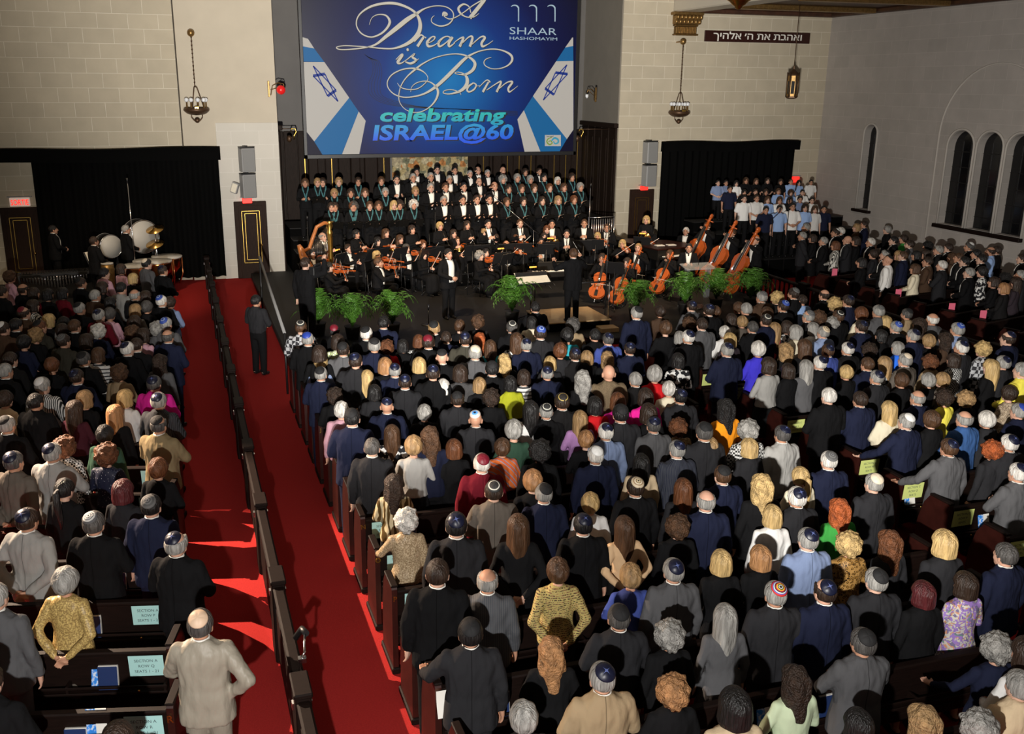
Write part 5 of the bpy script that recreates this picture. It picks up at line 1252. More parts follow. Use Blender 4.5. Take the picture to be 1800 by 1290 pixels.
# ---------------------------------------------------------------- everyone in the hall
# photo place of each head, sex, hair, skullcap, clothes, pose
LEFT = '''115 1022 W sg - gdj:brocade 1;48 915 M md n lgJ 1;-8 1050 M mg - grJ 0;-22 1200 M md - bkJ 2;165 921 M me r bkJ 2;266 890 M mk g nvJ 0;310 957 M rg n bkJ 2;352 1098 M me t svJ 5;207 1302 W bd - dkB 2
62 707 M mk - bkJ 2;131 720 W ld - maB 2;149 702 W bo - bkB 0;202 728 W lt - bkj 0;220 700 W by - whB 2;279 706 M mg n dkJ:pinstripe 2;12 748 M mg k bkJ 2;279 748 M re k khJ 6;114 786 W ca - grj:check 0;92 797 M mg n lgJ 6;24 812 M me n tpJ 1;184 764 W sk - dgH 0;187 800 W ca - nvB:sparkle 2;278 824 W sa - bkj 2;113 860 W pk - bkj 0;216 864 W bu - chj 0;8 702 W sd - bej 0
17 487 W cb - pkB 2;3 514 M md - bkJ 2;41 509 M rd - bkJ 2;59 516 W bd - buB 2;84 518 W bk - bkB 2;110 516 W bk - buj 2;142 498 M md k bkJ 2;183 481 M mk - pkS 2;213 473 W bd - pkB 2;234 490 W by - bkB 2;258 464 M mk c grK 2;286 476 M md n bkJ 2;180 506 W bd - dkj 2;213 507 M mk - lgK 2;237 519 M rg - chJ 2;256 522 W bd - dkj 2;284 530 M mw l bkJ 2;299 532 W sd - lbj 2;167 520 M mg - brJ 2;194 533 W bk - bkB 2;140 543 M mg k bkJ 2;58 538 W bd - grH:zebra 2;42 551 M rd m brJ 2;238 546 W bo - tpj 2;237 567 W bd - bkB 2;174 555 M mg n buK 2;193 552 W se - pkB 2;6 578 M md w brJ 2;28 572 M mk - bkJ 2;86 564 W by - dkB 2;70 575 M ma k olJ 2;112 568 W pk - lgB 2;131 574 M mb - bkJ 2;173 583 W cw - nvj 2;233 586 W cb - brj 2;252 590 W bd - pkB 2;292 570 M mg l grJ 2;276 578 W cg - grj 2;295 592 M re - nvJ 2;63 590 W co - bkB 2;42 602 W sk - nvB 2;110 582 W sd - bkB 2;112 600 M md g olJ 2;224 614 M mw n bkJ 2;240 607 M md - bkJ 2;173 624 W bb - lbK:bands 2;147 632 M me k bkJ 2;282 637 W vd - grj 0;9 653 M mg - bkJ 2;91 642 W sa - bkB 2;210 656 W cb - tnj 2;135 663 M md n nvJ 2;75 678 M mg w bkS:stripes 2;271 675 M me n mgj 2;18 633 M md - dkJ 2;258 540 W se - dkj 2;152 600 W bd - bkB 2'''
MID = '''529 576 M mb i dpS:plaid 2;541 597 M mg b bkJ 2;588 582 M mk m bkJ 2;594 601 W bd - liB:greencheck 2;644 587 M mw k bkJ 2;674 568 M mk - nvJ 2;603 615 M md k grJ 2;561 622 W bd - bkB 2;564 637 W ly - lbj 2;658 608 M mg k nvJ 2;680 611 W ca - rdB 2;708 608 W bk - bkj 2;736 600 W ba - whB:check 2;753 602 M md m bkJ 2;763 577 M mo k bkJ 2;784 594 M md - nvJ 2;625 635 M md n chJ 1;645 664 W ly - bkj 2;677 643 W bt - bkB 2;694 652 M mg n nvJ 2;737 642 W by - bkj 2;777 628 M zb k bkJ 2;761 656 M md n bkJ 2;564 658 M mg k nvJ 2;712 672 M md n chJ 0;779 680 W bw - bkj 2;588 697 W cd - bkj 2;658 690 W bk - chj 2;680 714 M zd n nvJ 2;746 726 W sg - bkj 2;600 721 W sw - pkj 0;619 735 M mk k nvJ 2
808 573 W sb - bkB 2;840 566 W cb - dkB 2;900 576 M me i bkJ 2;941 541 M mk - bkJ 2;935 567 W bk - crj 2;1007 572 W ce - tnj 2;950 586 M md l chJ 2;997 590 W sk - tqB 2;1046 590 M mk - bkJ 2;1069 597 M me n cbJ 2;1119 551 M mg k nvJ 0;1161 548 W sd - brj 2;1170 577 W sb - bkB 2;1195 594 W bg - bkj 2;818 597 M md n olJ 2;844 597 W vr - bkB 2;862 610 W lb - tqB 2;835 621 M mg c grJ 2;908 598 W lb - bkB:floral 2;925 607 M mg n nvJ 2;985 617 W sa - chj 2;1011 624 M md n dkJ 2;887 635 W vy - bkj 2;967 639 W by - chj 2;1032 629 W bo - bkj 2;1068 630 W vo - bkj 2;1107 614 M md n nvJ 2;865 649 M mk k bkJ 2;809 656 W bd - grj:tweed 2;843 677 W bo - bkj 2;897 674 W bk - liH 2;921 663 W bd - whB:bands 2;962 657 M mg n nvJ 2;1025 667 W vg - bkj 2;1070 656 M zw - tnJ:tweed 2;1117 668 M mg - dkJ 2;1151 658 W sg - rdj 2;863 700 W cd - bkj 2;804 702 M rd k chJ 2;988 707 M md o dkJ 2;933 721 W lk - whB 2;960 724 M mg i bkJ 2;1046 713 W bk - rdB 2;1086 706 W ba - mgj 2;1135 698 W bd - hpj 2;1196 698 M mk n chJ 2;1176 684 W sw - crj 2;1091 728 M mk k chJ 2;1140 727 W bd - bkB 2;836 737 M zw e chJ 2;1020 737 W lo - lvB 2;1192 634 W bk - bkB:floral 2
654 787 M me - chJ 0;689 763 W lb - bkB:floral 0;727 784 W so - lgB 2;757 768 W vb - nvj 0;798 789 W ba - bkj 0;847 815 M mw m buJ 0;883 787 W sb - bkH:shawlstripe 2;903 756 W sg - dgK 2;949 794 W ck - bkj 0;693 852 W vd - gdj:goldzebra 2;868 864 M md i tpJ 2;937 846 W st - bkj 2;956 868 M mg k nvJ 0;714 916 W cw - bej:brocade 3;802 924 M mk n chJ 0;911 927 W lb - bkj 1
1276 718 W vk - ogj 2;1065 760 M mw n lbJ 0;1030 773 W st - bkB 2;1149 748 M me n grJ 2;1192 752 W ca - tnK:boucle 2;1238 760 M me k chJ 2;1248 785 W bo - brj:tweed 2;1315 757 W cg - grj:check 2;1317 787 W by - chj 0;1047 801 M mw w nvJ 0;1127 815 W lk - bej 0;1190 791 M mg n nvJ:pinstripe 0;1270 836 M mb k nvJ 2;1201 860 W la - chj 0;1340 854 W vy - bkj 0;1117 857 M md d bkJ 0;1241 881 M rg - nvJ 0;1038 885 W sy - whj 0;1025 923 M mk n bkJ 0;1098 928 W lb - peB 1;1191 927 W cb - bkj 0;1358 907 W by - whj 0;1375 764 M me n lgJ 0;1401 875 M mw n chJ 2
769 1008 M md - bkJ 0;857 1022 M rg - grJ:pinstripe 0;827 1113 M mk k chJ 3;981 1004 W sb - ygj:boucle 1;1109 1013 W so - cbB 2;1184 1004 M mg n grJ 0;1268 988 W by - bkB 0;1337 980 W bt - bkB 0;971 1146 W vt - bkj 2;1088 1086 M me k chJ 2;1177 1118 W cg - bkj 0;1275 1086 W lg - grD 0;1059 1192 M mg n tnJ 2;1183 1217 W ct - bkj 2;1292 1243 W bk - bej 2;921 1262 W sg - bkj 2
1363 1045 M mg x chJ 0;1450 1040 M rd n nvJ 0;1540 1021 M mg k chJ 0;1623 1044 W bu - bkj 0;1697 1028 W bd - lvD:paisley 2;1517 1130 M me k grJ 6;1752 1140 W cg - nvD 3;1399 1196 W vd - lvK:pastel 2;1509 1275 W bk - dkB 2;1624 1268 W vo - bkj 2;1721 1280 W cg - bkj 2;1793 1206 M mg - beJ 2;1806 1150 W bd - whK 2;1768 976 M me - nvJ 0
1457 697 M mw - bkJ 2;1512 703 M md - nvJ 2;1563 720 W ly - crH 2;1613 700 M rg - nvJ 2;1660 700 W cd - yeB 2;1698 702 W co - bkj 2;1774 692 W sd - beB:circles 2;1593 742 M mg w nvJ 3;1638 738 W sb - bkj 2;1695 737 M rg - sbJ 2;1735 738 W sw - chj 2;1791 724 M mg b nvJ 2;1457 810 M mw g nvJ 0;1407 838 W py - crj 2;1668 788 M mb n grJ 3;1744 792 W cr - chj 0;1774 780 M mw n chJ 2;1536 850 M mg c chJ 0;1790 832 M mw n grJ 6;1476 896 W vr - gnj 0;1564 953 W va - chj 0;1492 958 W cy - gdj:leopard 2;1420 949 M mg n lbJ 0;1660 955 W by - chj 0
1216 539 M md n grJ 2;1246 546 M md n bkJ 2;1258 548 W sb - dkj 2;1339 523 M mg g brJ 2;1366 524 W cy - dkj 2;1395 517 M md g bkJ 2;1410 528 M md - pbS 2;1449 519 M rd - bkJ 2;1467 535 W cy - bkj 2;1491 530 M md n nvJ 2;1377 539 M md l bkJ 2;1312 544 M mg - bkJ 2;1298 541 W sb - dkj 2;1348 551 W bb - brj 2;1211 569 W cb - dkj 2;1234 571 M md - grJ 2;1286 562 W bd - lgj 2;1305 566 W so - tpj 2;1323 576 M me - bkJ 2;1346 564 M md i nvJ 2;1362 578 W lo - bkB:garden 2;1421 557 M rg g bkJ 2;1439 559 W cb - dkj 2;1463 569 W cg - bkj 2;1473 557 M mb i bkJ 2;1383 575 W bd - bkB:floral 2;1399 584 W bg - crj 2;1429 578 W bg - whj 2;1447 585 M mg d lbJ 2;1210 593 M mw n bkJ 2;1274 584 W sw - whj 2;1283 598 W by - dpj 2;1278 616 M mg n nvJ 2;1333 614 W sw - rbj 2;1381 616 W vo - bkj 2;1414 610 W lb - bkB 2;1455 617 M mb n cbJ 2;1490 614 M mw n dkJ 2;1441 639 M mw n bkJ 2;1351 643 W bd - lgB 2;1488 655 W sy - bkj 2;1385 652 W bd - bkj 2;1417 646 W lg - grj 2
1514 552 W sa - crj 2;1544 548 M mg g grJ 2;1557 566 W by - bkj 2;1594 553 M me k tnJ 2;1639 562 M rw - grJ 2;1514 575 M md n nvJ 2;1575 576 M mg l dkJ 2;1605 591 M mg n nvJ 2;1616 571 W vd - brj 2;1549 591 W bk - bkj 2;1633 600 W so - bkj 2;1683 580 M mg l lbJ 2;1690 612 M mw n chJ 2;1728 614 W cy - bkj:plaid 2;1772 596 M rd n nvJ 2;1528 616 W cd - bkj 2;1578 612 W bg - bbj 2;1525 641 M mb - nvJ 2;1555 639 W lo - lgj:plaid 2;1591 634 M mg c tpJ 2;1635 637 W ca - tnj 2;1676 634 W bd - whj:check 2;1763 639 M mg n chJ 2;1742 646 W ly - bkj 2;1541 664 M mg n chJ 2;1662 597 W vd - brj 2;1585 669 W sb - bkj 2;1632 669 W sg - bkj 2;1657 668 W so - tpj 2;1797 652 M mg - yeJ 2'''
SIDE = '''1417 400 M mg - dkJ 2;1411 415 M mg - chC 1;1448 424 M mg - bkJ 2;1469 409 M md w bkJ 2;1478 407 M mw - bkJ 2;1506 400 W bo - brj 2;1519 395 M md - nvJ 2;1469 432 W ba - whj:zebra 2;1490 422 M zd - chJ 2;1505 424 W bd - bkB 2;1531 426 M mw - bkJ 2;1560 404 W sg - bkj 2;1571 423 M mk - bkJ 2;1589 420 W sd - gnH 2;1599 430 M md - grJ 2;1536 447 W sd - chj 2;1515 462 W bk - bkj 2;1556 448 M mg k dkJ 2;1561 458 M zd k whS 0;1580 449 W bo - dkj 2;1588 450 M mb - nvJ 0;1609 473 W bb - crj 2;1611 449 W bk - bkj 2;1631 433 W ck - bkj 2;1650 440 M mg - dkJ 2;1667 436 M md - dkJ 2;1627 447 W bd - bkj 2;1631 460 M md - brJ 2;1656 467 M mw - chJ 6;1674 453 W vb - brj 2;1686 453 M mb - dkJ 2;1696 460 M mk - bkJ 2;1704 434 M me w bkJ 2;1716 447 M mk - bkJ 2;1726 456 M mk - bkJ 2;1741 442 M rd - pbS 2;1752 441 M md - bkJ 2;1704 480 M mg - bkJ 2;1727 478 W sk - bkj:floral 2;1747 496 W bd - bkB 2;1765 507 W bt - dkD 2;1785 498 W ld - dpj 2;1794 484 M mg - chJ 2;1797 455 M md - dkJ 2;1767 490 W ck - bkj 2;1429 419 W bd - bkj 2'''
AUD = []
def stylew(h): return dict(l='long-haired', v='wavy-haired', c='curly-haired', b='bob-haired', s='short-haired', p='ponytailed', u='')[h]
def desc(sex, hair, kip, cloth):
    ptn = cloth.split(':')[1] if ':' in cloth else None
    gar = GW[cloth[2]]
    if sex == 'W' and cloth[2] == 'J': gar = 'jacket'
    gw = (PATW[ptn] if ptn and ptn not in ('tweed', 'pinstripe', 'brocade', 'boucle', 'sparkle', 'plaid', 'check') else (PATW[ptn]+' ' if ptn else '')+(CLOTH[cloth[:2]][1] if not (ptn == 'check' or ptn == 'plaid') else ''))
    gw = ' '.join((gw+' '+gar).split())
    hc = HAIRC[hair[1]][1].replace(' ', '-')
    if sex == 'M':
        who = 'bald man' if hair[0] == 'z' else ('balding '+hc+' man' if hair[0] == 'r' else hc+'-haired man')
        return who+(' in '+KIP[kip][1]+' skullcap and ' if kip != '-' else ' in ')+gw, 'man in '+gw
    return ' '.join((stylew(hair[0])+' '+hc+' woman in '+gw).split()), 'woman in '+gw
def seat(x, y, z, blk):
    """along the sight line, the nearest standing place between two rows; stature follows"""
    P = on_z(x, y, z)
    if blk != 'M': return P, z
    o = ((P.y-Y0) % DY)-.50; o = o-DY if o > DY/2 else o
    d = ray(x, y); sl = -d.z/d.y                     # metres of height per metre of depth
    dy = max(-.085/sl, min(.085/sl, -o)); Y = P.y+dy; Q = on_y(x, y, Y)
    return Q, Q.z
for blk, src in (('L', LEFT), ('M', MID), ('R', SIDE)):
    for ln in src.replace('\n', ';').split(';'):
        x, y, sx, hr_, kp, cl, ps = ln.split(); x, y, ps = float(x), float(y), int(ps)
        hz = 1.605*(.945 if sx == 'W' else 1.0)
        Q, z = seat(x, y, hz, blk)
        yaw = atan2(8.3-Q.x, 29-Q.y)*(.9 if blk != 'M' else .8)+rnd.uniform(-.10, .10)
        o = person('person', sx, hr_, kp, cl, ps, (Q.x, Q.y, 0), yaw, z/hz, ('shirt', 'tie') if blk == 'R' and sx == 'M' and cl[2] == 'J' and ps == 2 else None, turn=0)
        d, sh = desc(sx, hr_, kp, cl); AUD.append((o, x, y, d, sh, blk))
cnt = {}
for a in AUD: cnt[a[4]] = cnt.get(a[4], 0)+1
marks = [a for a in AUD if cnt[a[4]] == 1]
full = {}
for a in AUD: full[a[3]] = full.get(a[3], 0)+1
used = set(); GN = dict(L='people standing in the angled pews by the left aisle', M='people standing in the two middle blocks of pews', R='people standing in the side pews under the windows')
for o, x, y, d, sh, blk in AUD:
    lab = None
    if full[d] == 1 and len(d.split()) >= 4 and cnt[sh] == 1: lab = d
    else:
        for m in sorted((m for m in marks if m[0] is not o), key=lambda m: (m[1]-x)**2+2.2*(m[2]-y)**2+(1e6 if m[5] != blk else 0)):
            dx, dy = x-m[1], y-m[2]; rel = []
            if abs(dy) > 6: rel.append('below' if dy > 0 else 'above')
            if abs(dx) > 8: rel.append('left' if dx < 0 else 'right')
            if not rel: continue
            r = rel[0]+' ' if rel[0] in ('below', 'above') and len(rel) == 1 else (rel[0]+' and '+rel[1]+' of ' if len(rel) == 2 else rel[0]+' of ')
            c = d+', '+r+m[4]
            if c not in used and len(c.split()) <= 16: lab = c; break
    used.add(lab); tag(o, lab or d, 'person', GN[blk])

# adult choir on its four steps, seen from the front
CHOIR = '''536 317 W b b;558 321 W s o;567 313 W s d;587 325 W s o;595 310 W s o;616 324 W b d;629 308 W s d;641 324 W b b;588 338 W s d;582 352 W s d;619 337 W s a;622 358 W c e;649 337 W s b;665 352 W b b;670 318 W s b;677 331 W s g;692 345 W l y;702 336 W c d;697 316 M m k;726 313 M m g;730 333 W s o;727 349 W c w;732 303 M m k;757 311 M m g;757 330 M m g;768 299 M m k
790 316 M m g;783 324 M m b;780 337 M m g;799 300 M m k;826 306 M m g;840 300 M r k;815 327 M m k;813 336 M m k;842 320 M z b;838 334 M m d;857 305 M m g;860 334 M m k;869 326 M r a;884 300 M z b;884 316 W c g;894 331 W b d;891 339 W s b;909 312 W s g;923 303 W s d;917 326 W s b;932 316 W s g;920 341 W s d;939 331 W s b;948 302 M m d;956 311 W b k;966 323 W s a;953 343 W l d;980 318 W b w;981 344 W b o;991 327 W b b;1005 312 W s d;1009 338 W s a;1020 326 W s g'''
CR = []
for ln in CHOIR.replace('\n', ';').split(';'):
    x, y, sx, st, hc = ln.split(); x, y = float(x), float(y)
    k = 3 if y < 308 else 2 if y < 322 else 1 if y < 334 else 0
    CR.append([k, x, y, sx, st, hc])
FOLD_ = None
def folder(loc, yaw, label):
    global FOLD_
    if FOLD_ is None:
        FOLD_ = t = empty('music_folder')
        for s in (1, -1): M = Matrix.Rotation(.35*s, 4, 'Y'); MB().box((0 if s > 0 else -.20, -.13, -.004), (.20 if s > 0 else 0, .13, .0), 0, M).build('cover', 'ebony', t); MB().box((.005 if s > 0 else -.19, -.12, .0), (.19 if s > 0 else -.005, .12, .008), 0, M).build('page', 'paper', t)
    else: t = copy_tree(FOLD_)
    t.location = loc; t.rotation_euler = (.85, 0, yaw); tag(t, label, 'folder', 'black song folders of the choir')
for k in range(4):
    row = sorted([c for c in CR if c[0] == k], key=lambda c: c[1])
    for n, (k_, x, y, sx, st, hc) in enumerate(row):
        Y, zr = CH[k]; P = on_y(x, y, Y); hz = 1.592*(.945 if sx == 'W' else 1)
        sc = max(.90, min(1.09, (P.z-zr)/hz)); loc = (P.x, Y, zr); yaw = pi-atan2(P.x-8.0, 22)*.6
        o = person('choir_singer', sx, st+hc, '-', 'bkJ' if sx == 'M' else 'bkj', 4, loc, yaw, sc, ('shirt', 'bow') if sx == 'M' else ('scarf',), low='trousers')
        who = ('bald man' if st == 'z' else HAIRC[hc][1].replace(' ', '-')+'-haired man') if sx == 'M' else HAIRC[hc][1].replace(' ', '-')+'-haired woman'
        tag(o, '%s in %s, %s from the left in the %s choir row' % (who, 'bow tie' if sx == 'M' else 'teal scarf', ORD[n], ('front', 'second', 'third', 'top')[k]), 'person', 'adult choir on the risers')
        if k < 2 or n % 2: folder(wp(loc, yaw, (0, .36*sc, 1.16*sc*(.945 if sx == 'W' else 1))), -yaw, 'open black song folder of the %s singer from the left in the %s choir row' % (ORD[n], ('front', 'second', 'third', 'top')[k]))
# children
KIDS = '''1262 322 M mk lb;1276 322 M mk lb;1294 323 W lk wh;1283 333 M mk nv;1311 318 W vb bk;1329 319 W lb bk;1349 318 W ld bk;1372 320 W bd bk;1390 320 M mb pb;1404 322 W vk pb;1425 326 M mk wh;1308 339 W vk bk;1328 338 M md bk;1346 338 W ld bk;1368 337 W bb pb;1390 340 W cb pb;1410 339 M mk wh;1406 351 M mk lb;1427 353 M mk wh;1308 350 M mk wh;1330 349 M md wh;1349 352 W lb pb;1370 353 W lb wh;1388 353 W bd dk;1346 370 M mk nv;1370 368 M mk pb;1393 364 M mk wh;1415 364 W vd pb;1432 369 W lb wh;1448 368 M mk nv'''
KK = []
for ln in KIDS.split(';'):
    x, y, sx, h, c = ln.split(); KK.append((float(x), float(y), sx, h, c))
for n, (x, y, sx, h, c) in enumerate(sorted(KK)):
    k = 3 if y < 329 else 2 if y < 346 else 1 if y < 360 else 0
    Y, zr = KR[k]; P = on_y(x, y, Y); hz = 1.592*(.945 if sx == 'W' else 1); sc = max(.70, min(.98, (P.z-zr)/hz)); loc = (P.x, Y, zr); yaw = pi+atan2(P.x-11, Y-10)*.8
    o = person('child_singer', sx, h, '-', c+'S', 0 if n % 3 else 2, loc, yaw, sc, None, polo=True, low='trousers')
    r = sorted(q for q in KK if (3 if q[1] < 329 else 2 if q[1] < 346 else 1 if q[1] < 360 else 0) == k).index((x, y, sx, h, c))
    tag(o, '%s in %s polo shirt, %s from the left in the %s children row' % ('boy' if sx == 'M' else 'girl', CLOTH[c][1], ORD[r], ('front', 'second', 'third', 'top')[k]), 'person', 'children choir')

# orchestra: photo place, sex, hair, role (v violin, c cello, w wind, b bass, n none)
ORCH = '''547 447 M mk v;563 460 W bk v;577 470 W bk v;567 417 M rg n;612 437 M md v;629 432 W sa v;664 425 W bk v;662 449 W by v;665 462 M mb v;714 437 M me v;743 430 W sa v;744 448 W lb v;703 421 W lb w;678 410 W lb w;626 412 W bk w;724 404 W bd w;773 398 W sy w;797 411 W ld w;803 424 M mb v;821 396 W ld w;850 410 W lo w;858 394 M mk w;871 419 W bd w;890 431 M ra v;906 418 W va v;951 426 M mk v;957 416 W bd w;961 404 W la w;996 411 M mk w;970 394 M mk w;1027 393 M mb w;1050 416 W by v;1067 401 M mb w;914 393 M mb w;843 450 W cg v;854 445 W bk v;1058 454 W bd c;1102 462 W ld c;1094 429 W yy v;1122 436 M mo c;1139 420 W bk v;1140 403 M mb w;1136 387 W by w;1177 448 W bb c;1206 407 M mw w;1243 398 M mb b;1287 410 M mb b;1329 423 M rd b'''.replace('W yy', 'W by')
cnt_role = dict(v=0, c=0, w=0, b=0, n=0); OR = sorted([(float(l.split()[0]), float(l.split()[1]), *l.split()[2:]) for l in ORCH.split(';')])
ROLE = dict(v='violinist', c='cellist', w='wind player', b='double bass player', n='harpist')
for n, (x, y, sx, h, role) in enumerate(OR):
    i = cnt_role[role]; cnt_role[role] += 1
    wf = .945 if sx == 'W' else 1
    pose = dict(v=11, c=12, w=10, b=13, n=10)[role]; hz = (1.592 if role == 'b' else 1.142)*wf
    P = on_z(x, y, ST+hz); lift = 0
    if P.y > 26.7: P = on_y(x, y, 26.7); lift = max(0, P.z-ST-hz)
    if lift > .05: riser(P.x-.42, P.x+.42, P.y-.45, P.y+.62, ST+lift, 'black riser under the %s %s from the left' % (ORD[i], ROLE[role]))
    else: lift = 0
    loc = V((P.x, P.y, ST+lift)); yaw = atan2(8.85-P.x, 20.6-P.y)
    if role == 'v' and P.x < 8.5 and P.y < 25: yaw -= .35
    if role == 'b': yaw = atan2(8.85-P.x, 20.6-P.y)+.2
    o = person('musician', sx, h, '-', 'bkJ' if sx == 'M' else 'bkj', pose, loc, yaw, 1.0, ('vest' if role in 'vcn' else 'shirt', 'bow') if sx == 'M' else None, low='trousers' if sx == 'M' or role == 'c' else 'skirt')
    who = '%s-haired %s %s' % (HAIRC[h[1]][1].replace(' ', '-'), 'man' if sx == 'M' else 'woman', ROLE[role])
    tag(o, '%s in black, %s from the left among the %ss' % (who, ORD[i], ROLE[role]) if role != 'n' else 'balding harpist in black tailcoat sitting behind the golden harp', 'person', 'orchestra players')
    if role != 'b':
        c = take('chair', chair_proto); c.location = wp(loc, yaw, (0, -.02, 0)); c.rotation_euler = (0, 0, -yaw)
        tag(c, 'black chair under the %s %s from the left' % (ORD[i], ROLE[role]), 'chair', 'orchestra chairs')
    w = lambda p: wp(loc, yaw, V(p)*wf)
    if role == 'v':
        f = take('violin', mk_fiddle('violin', 1.0)); place(f, w((-.085, .125, 1.045)), w((-.31, .52, .99)), wd(yaw, (.35, .1, .9)))
        tag(f, 'orange brown violin held by the %s violinist from the left' % ORD[i], 'violin', 'violins')
        b = take('bow', mk_bow(.72)); place(b, w((.18, .50, .80)), w((-.24, .33, 1.10)), wd(yaw, (0, 1, .4)))
        tag(b, 'thin violin bow of the %s violinist from the left' % ORD[i], 'bow', 'violin bows')
    elif role == 'c':
        f = take('cello', mk_fiddle('cello', 2.05)); place(f, w((.04, .82, .16)), w((-.10, .13, 1.10)), wd(yaw, (.0, 1, .3)))
        tag(f, 'orange brown cello of the %s cellist from the left' % ORD[i], 'cello', 'cellos')
        b = take('bow', mk_bow(.72)); place(b, w((.30, .52, .54)), w((-.40, .70, .50)), wd(yaw, (0, 1, .3)))
        tag(b, 'cello bow of the %s cellist from the left' % ORD[i], 'bow', 'cello bows')
    elif role == 'b':
        f = take('double_bass', mk_fiddle('double_bass', 3.05)); place(f, w((.14, .78, .24)), w((-.16, .22, 1.68)), wd(yaw, (.0, 1, .25)))
        tag(f, 'tall red brown double bass of the %s bass player from the left' % ORD[i], 'double bass', 'double basses')
    elif role == 'w' and i % 2 == 0:
        f = take('clarinet', lambda: (lambda t: (MB().lathe([(.009, 0), (.011, .05), (.013, .5), (.030, .60), (.026, .60)], (0, 0, 0), 12).build('tube', 'ebony', t), MB().tube([(.016, 0, .12), (.016, 0, .45)], .004, 6).ball((.015, 0, .2), .01, 8, 6).ball((.015, 0, .32), .01, 8, 6).build('key', 'chrome', t), t)[-1])(empty('clarinet')))
        place(f, w((0, .13, 1.06)), w((0, .45, .72)), wd(yaw, (0, 1, 1))); tag(f, 'black clarinet of the %s wind player from the left' % ORD[i], 'clarinet', 'woodwinds')
    elif role == 'w' and i % 4 == 1:
        def horn():
            t = empty('horn'); MB().tube([(.13*cos(a), 0, .13*sin(a)) for a in [2*pi*q/20 for q in range(19)]], .013, 8).tube([(.09*cos(a), .02, .09*sin(a)) for a in [2*pi*q/16 for q in range(16)]], .012, 8).build('coil', 'brass', t)
            MB().lathe([(.014, 0), (.03, .08), (.07, .15), (.15, .2), (.152, .205), (.07, .16)], (.1, 0, -.1), 20, True, Matrix.Rotation(-.9, 4, 'X')).build('bell', 'brass', t); return t
        f = take('horn', horn); place(f, w((.06, .26, .62)), w((.0, .24, 1.0)), wd(yaw, (.4, 1, .2))); tag(f, 'bright brass horn of the %s wind player from the left' % ORD[i], 'horn', 'brass horns')
    if role in 'vcw' and (n % 2 == 0 if role != 'w' else i % 3 == 0):
        s = take('stand', stand_proto); sp = wp(loc, yaw, (0, .92, 0)); s.location = (sp.x, sp.y, ST); s.rotation_euler = (0, 0, -yaw)
        tag(s, 'black music stand before the %s %s from the left' % (ORD[i], ROLE[role]), 'music stand', 'orchestra music stands')
        if role != 'w' or n % 3 == 0:
            m = take('sheet', lambda: (lambda t: (MB().box((-.22, -.006, -.15), (0, 0, .15)).build('left_page', 'sheet_paper', t), MB().box((.0, -.006, -.15), (.22, 0, .15)).build('right_page', 'sheet_paper', t), t)[-1])(empty('sheet_music')))
            m.location = wp(s.location, yaw, (0, -.014, 1.112)); m.rotation_euler = (radians(-25), 0, -yaw)
            tag(m, 'open sheet music on the stand of the %s %s from the left' % (ORD[i], ROLE[role]), 'sheet music', 'sheet music on the stands')
def extra(name, x, y, z, sx, h, cl, pose, yaw, label, front=None, kip='-', base=ST, hz=1.592, Y=None):
    P = on_z(x, y, base+hz) if Y is None else on_y(x, y, Y)
    return person(name, sx, h, kip, cl, pose, (P.x, P.y, base), yaw, 1.0 if Y is None else max(.85, min(1.1, (P.z-base)/hz)), front), P, label
o, P, l = extra('musician', 1008, 447, 0, 'M', 'mb', 'bkJ', 7, .0, '', base=.37); tag(o, 'conductor in black tailcoat standing on the oak podium with raised arms', 'person', 'orchestra players')
b = take('bow', mk_bow(.72)); bt = empty('baton'); MB().tube([(0, 0, 0), (0, 0, .34)], [.005, .002], 6).build('shaft', 'paper', bt); MB().ball((0, 0, 0), .014, 8, 6).build('grip', 'oak', bt)
bpos = (P.x, P.y, .37); place(bt, wp(bpos, 0, (.35, .42, 1.52)), wp(bpos, 0, (.22, .55, 1.78)), (0, 1, 0)); tag(bt, 'thin white baton in the raised right hand of the conductor', 'baton')
place(b, V((9.7, 22.6, ST+.9)), V((9.9, 23.2, ST+.92)), (0, 0, 1)); COL.objects.unlink(b)
for c in list(b.children): bpy.data.objects.remove(c)
bpy.data.objects.remove(b)
o, P, l = extra('musician', 788, 447, 0, 'M', 'mk', 'bkJ', 2, pi-.35, '', ('vest',)); tag(o, 'dark haired singer in black tailcoat standing with clasped hands at the platform edge', 'person')
o, P, l = extra('musician', 1211, 436, 0, 'M', 'mk', 'bkJ', 4, pi+.5, '', ('shirt', 'tie'), Y=22.5); tag(o, 'dark haired man in black tie reading at the clear lectern', 'person')
o, P, l = extra('person', 536, 452, 0, 'M', 'md', 'bkS', 8, .75, '', Y=21.2); tag(o, 'cameraman in black shirt with a camera on his shoulder at the platform corner', 'person')
cmr = empty('video_camera', wp((P.x, P.y, ST), .75, (.22, .12, 1.62)), -.75, 'black video camera on the shoulder of the cameraman', 'camera')
MB().box((-.07, -.22, -.09), (.07, .20, .09), .015).build('camera_body', 'black_metal', cmr); MB().lathe([(.045, 0), (.05, .1), (.062, .16), (.055, .16)], (0, 0, 0), 16, True, Matrix.Translation((0, .2, .0)) @ Matrix.Rotation(-pi/2, 4, 'X')).build('lens', 'ebony', cmr)
MB().box((-.02, -.1, .09), (.02, .14, .14), .01).build('top_handle', 'black_metal', cmr)
o, P, l = extra('person', 450, 530, 0, 'M', 'mk', 'chS', 2, .75, '', base=0, Y=19.4); tag(o, 'dark haired man in charcoal shirt standing alone in the red aisle', 'person')
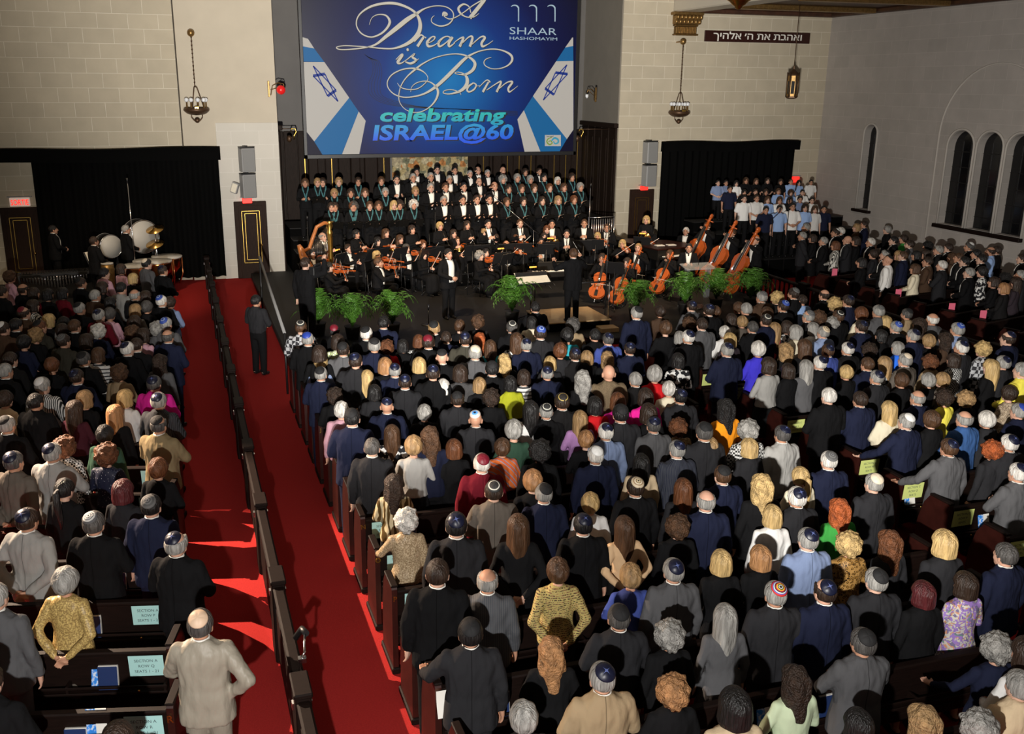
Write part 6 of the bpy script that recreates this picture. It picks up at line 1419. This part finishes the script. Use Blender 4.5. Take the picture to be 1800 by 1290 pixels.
for x, y, h, yw, s, Y in ((93, 404, 'mk', 1.2, 'dark haired percussionist in black tailcoat beside the far left door', None), (221, 404, 'mg', 1.2, 'grey haired timpanist in black tailcoat standing at the copper kettledrums', None), (165, 425, 'md', 1.0, 'half hidden percussionist reading behind the smaller white drum', None)):
    o, P, l = extra('musician', x, y, 0, 'M', h, 'bkJ', 2, yw, '', ('vest', 'bow'), Y=Y); tag(o, s, 'person', 'orchestra players')
s = take('stand', stand_proto); p = on_y(160, 425, 27.4); s.location = (p.x, p.y, ST); s.rotation_euler = (0, 0, .9); tag(s, 'music stand with a small glowing lamp among the percussion', 'music stand')
m = copy_tree(PROTO['sheet']); m.location = wp(s.location, -.9, (0, -.014, 1.112)); m.rotation_euler = (radians(-25), 0, .9); tag(m, 'sheet music lit orange by the little lamp among the percussion', 'sheet music')
s = take('stand', stand_proto); p = on_z(945, 500, ST+1.0); s.location = (8.05, 21.75, ST); s.rotation_euler = (0, 0, .1); s.scale = (1.7, 1, .95); tag(s, 'wide conductor score stand beside the podium', 'music stand')
m = copy_tree(PROTO['sheet']); m.location = (8.05, 21.73, ST+1.07); m.rotation_euler = (radians(-58), 0, .1); m.scale = (1.9, 1, 1.3); tag(m, 'large open conductor score on the wide stand', 'sheet music')
def lamp_clip(st, yaw):
    t = empty('stand_lamp', wp(st.location, yaw, (0, .07, 1.25)), -yaw, None, None)
    MB().tube([(0, .0, -.03), (0, .0, .06), (0, -.10, .09)], .008, 6).build('arm', 'black_metal', t); MB().tube([(-.09, -.12, .085), (.09, -.12, .085)], .018, 8).build('bulb', 'lamp_glow', t)
    return t
n = 0
for px, py in ((632, 486), (722, 487), (1100, 420), (975, 425), (826, 450), (160, 420)):
    best = min((q for q in bpy.data.objects if q.name.startswith('music_stand')), key=lambda q: (q.location-on_z(px, py, ST+1.2)).length)
    if best.get('lit'): continue
    best['lit'] = 1; t = lamp_clip(best, -best.rotation_euler.z); n += 1
    tag(t, 'small orange lamp clipped on the '+best['label'].replace('black music stand before', 'stand of').replace('music stand with a small glowing lamp', 'stand'), 'lamp')
hb = empty('handbag', on_z(1612, 512, .75), .3, 'mustard yellow handbag hanging at the hip of the cream jacket woman', 'handbag')
MB().box((-.13, -.05, -.14), (.13, .05, .12), .03).build('bag_body', 'old_gold', hb); MB().tube([(-.1, 0, .1), (-.06, 0, .42), (.06, 0, .42), (.1, 0, .1)], .012, 6).build('strap', 'old_gold', hb)
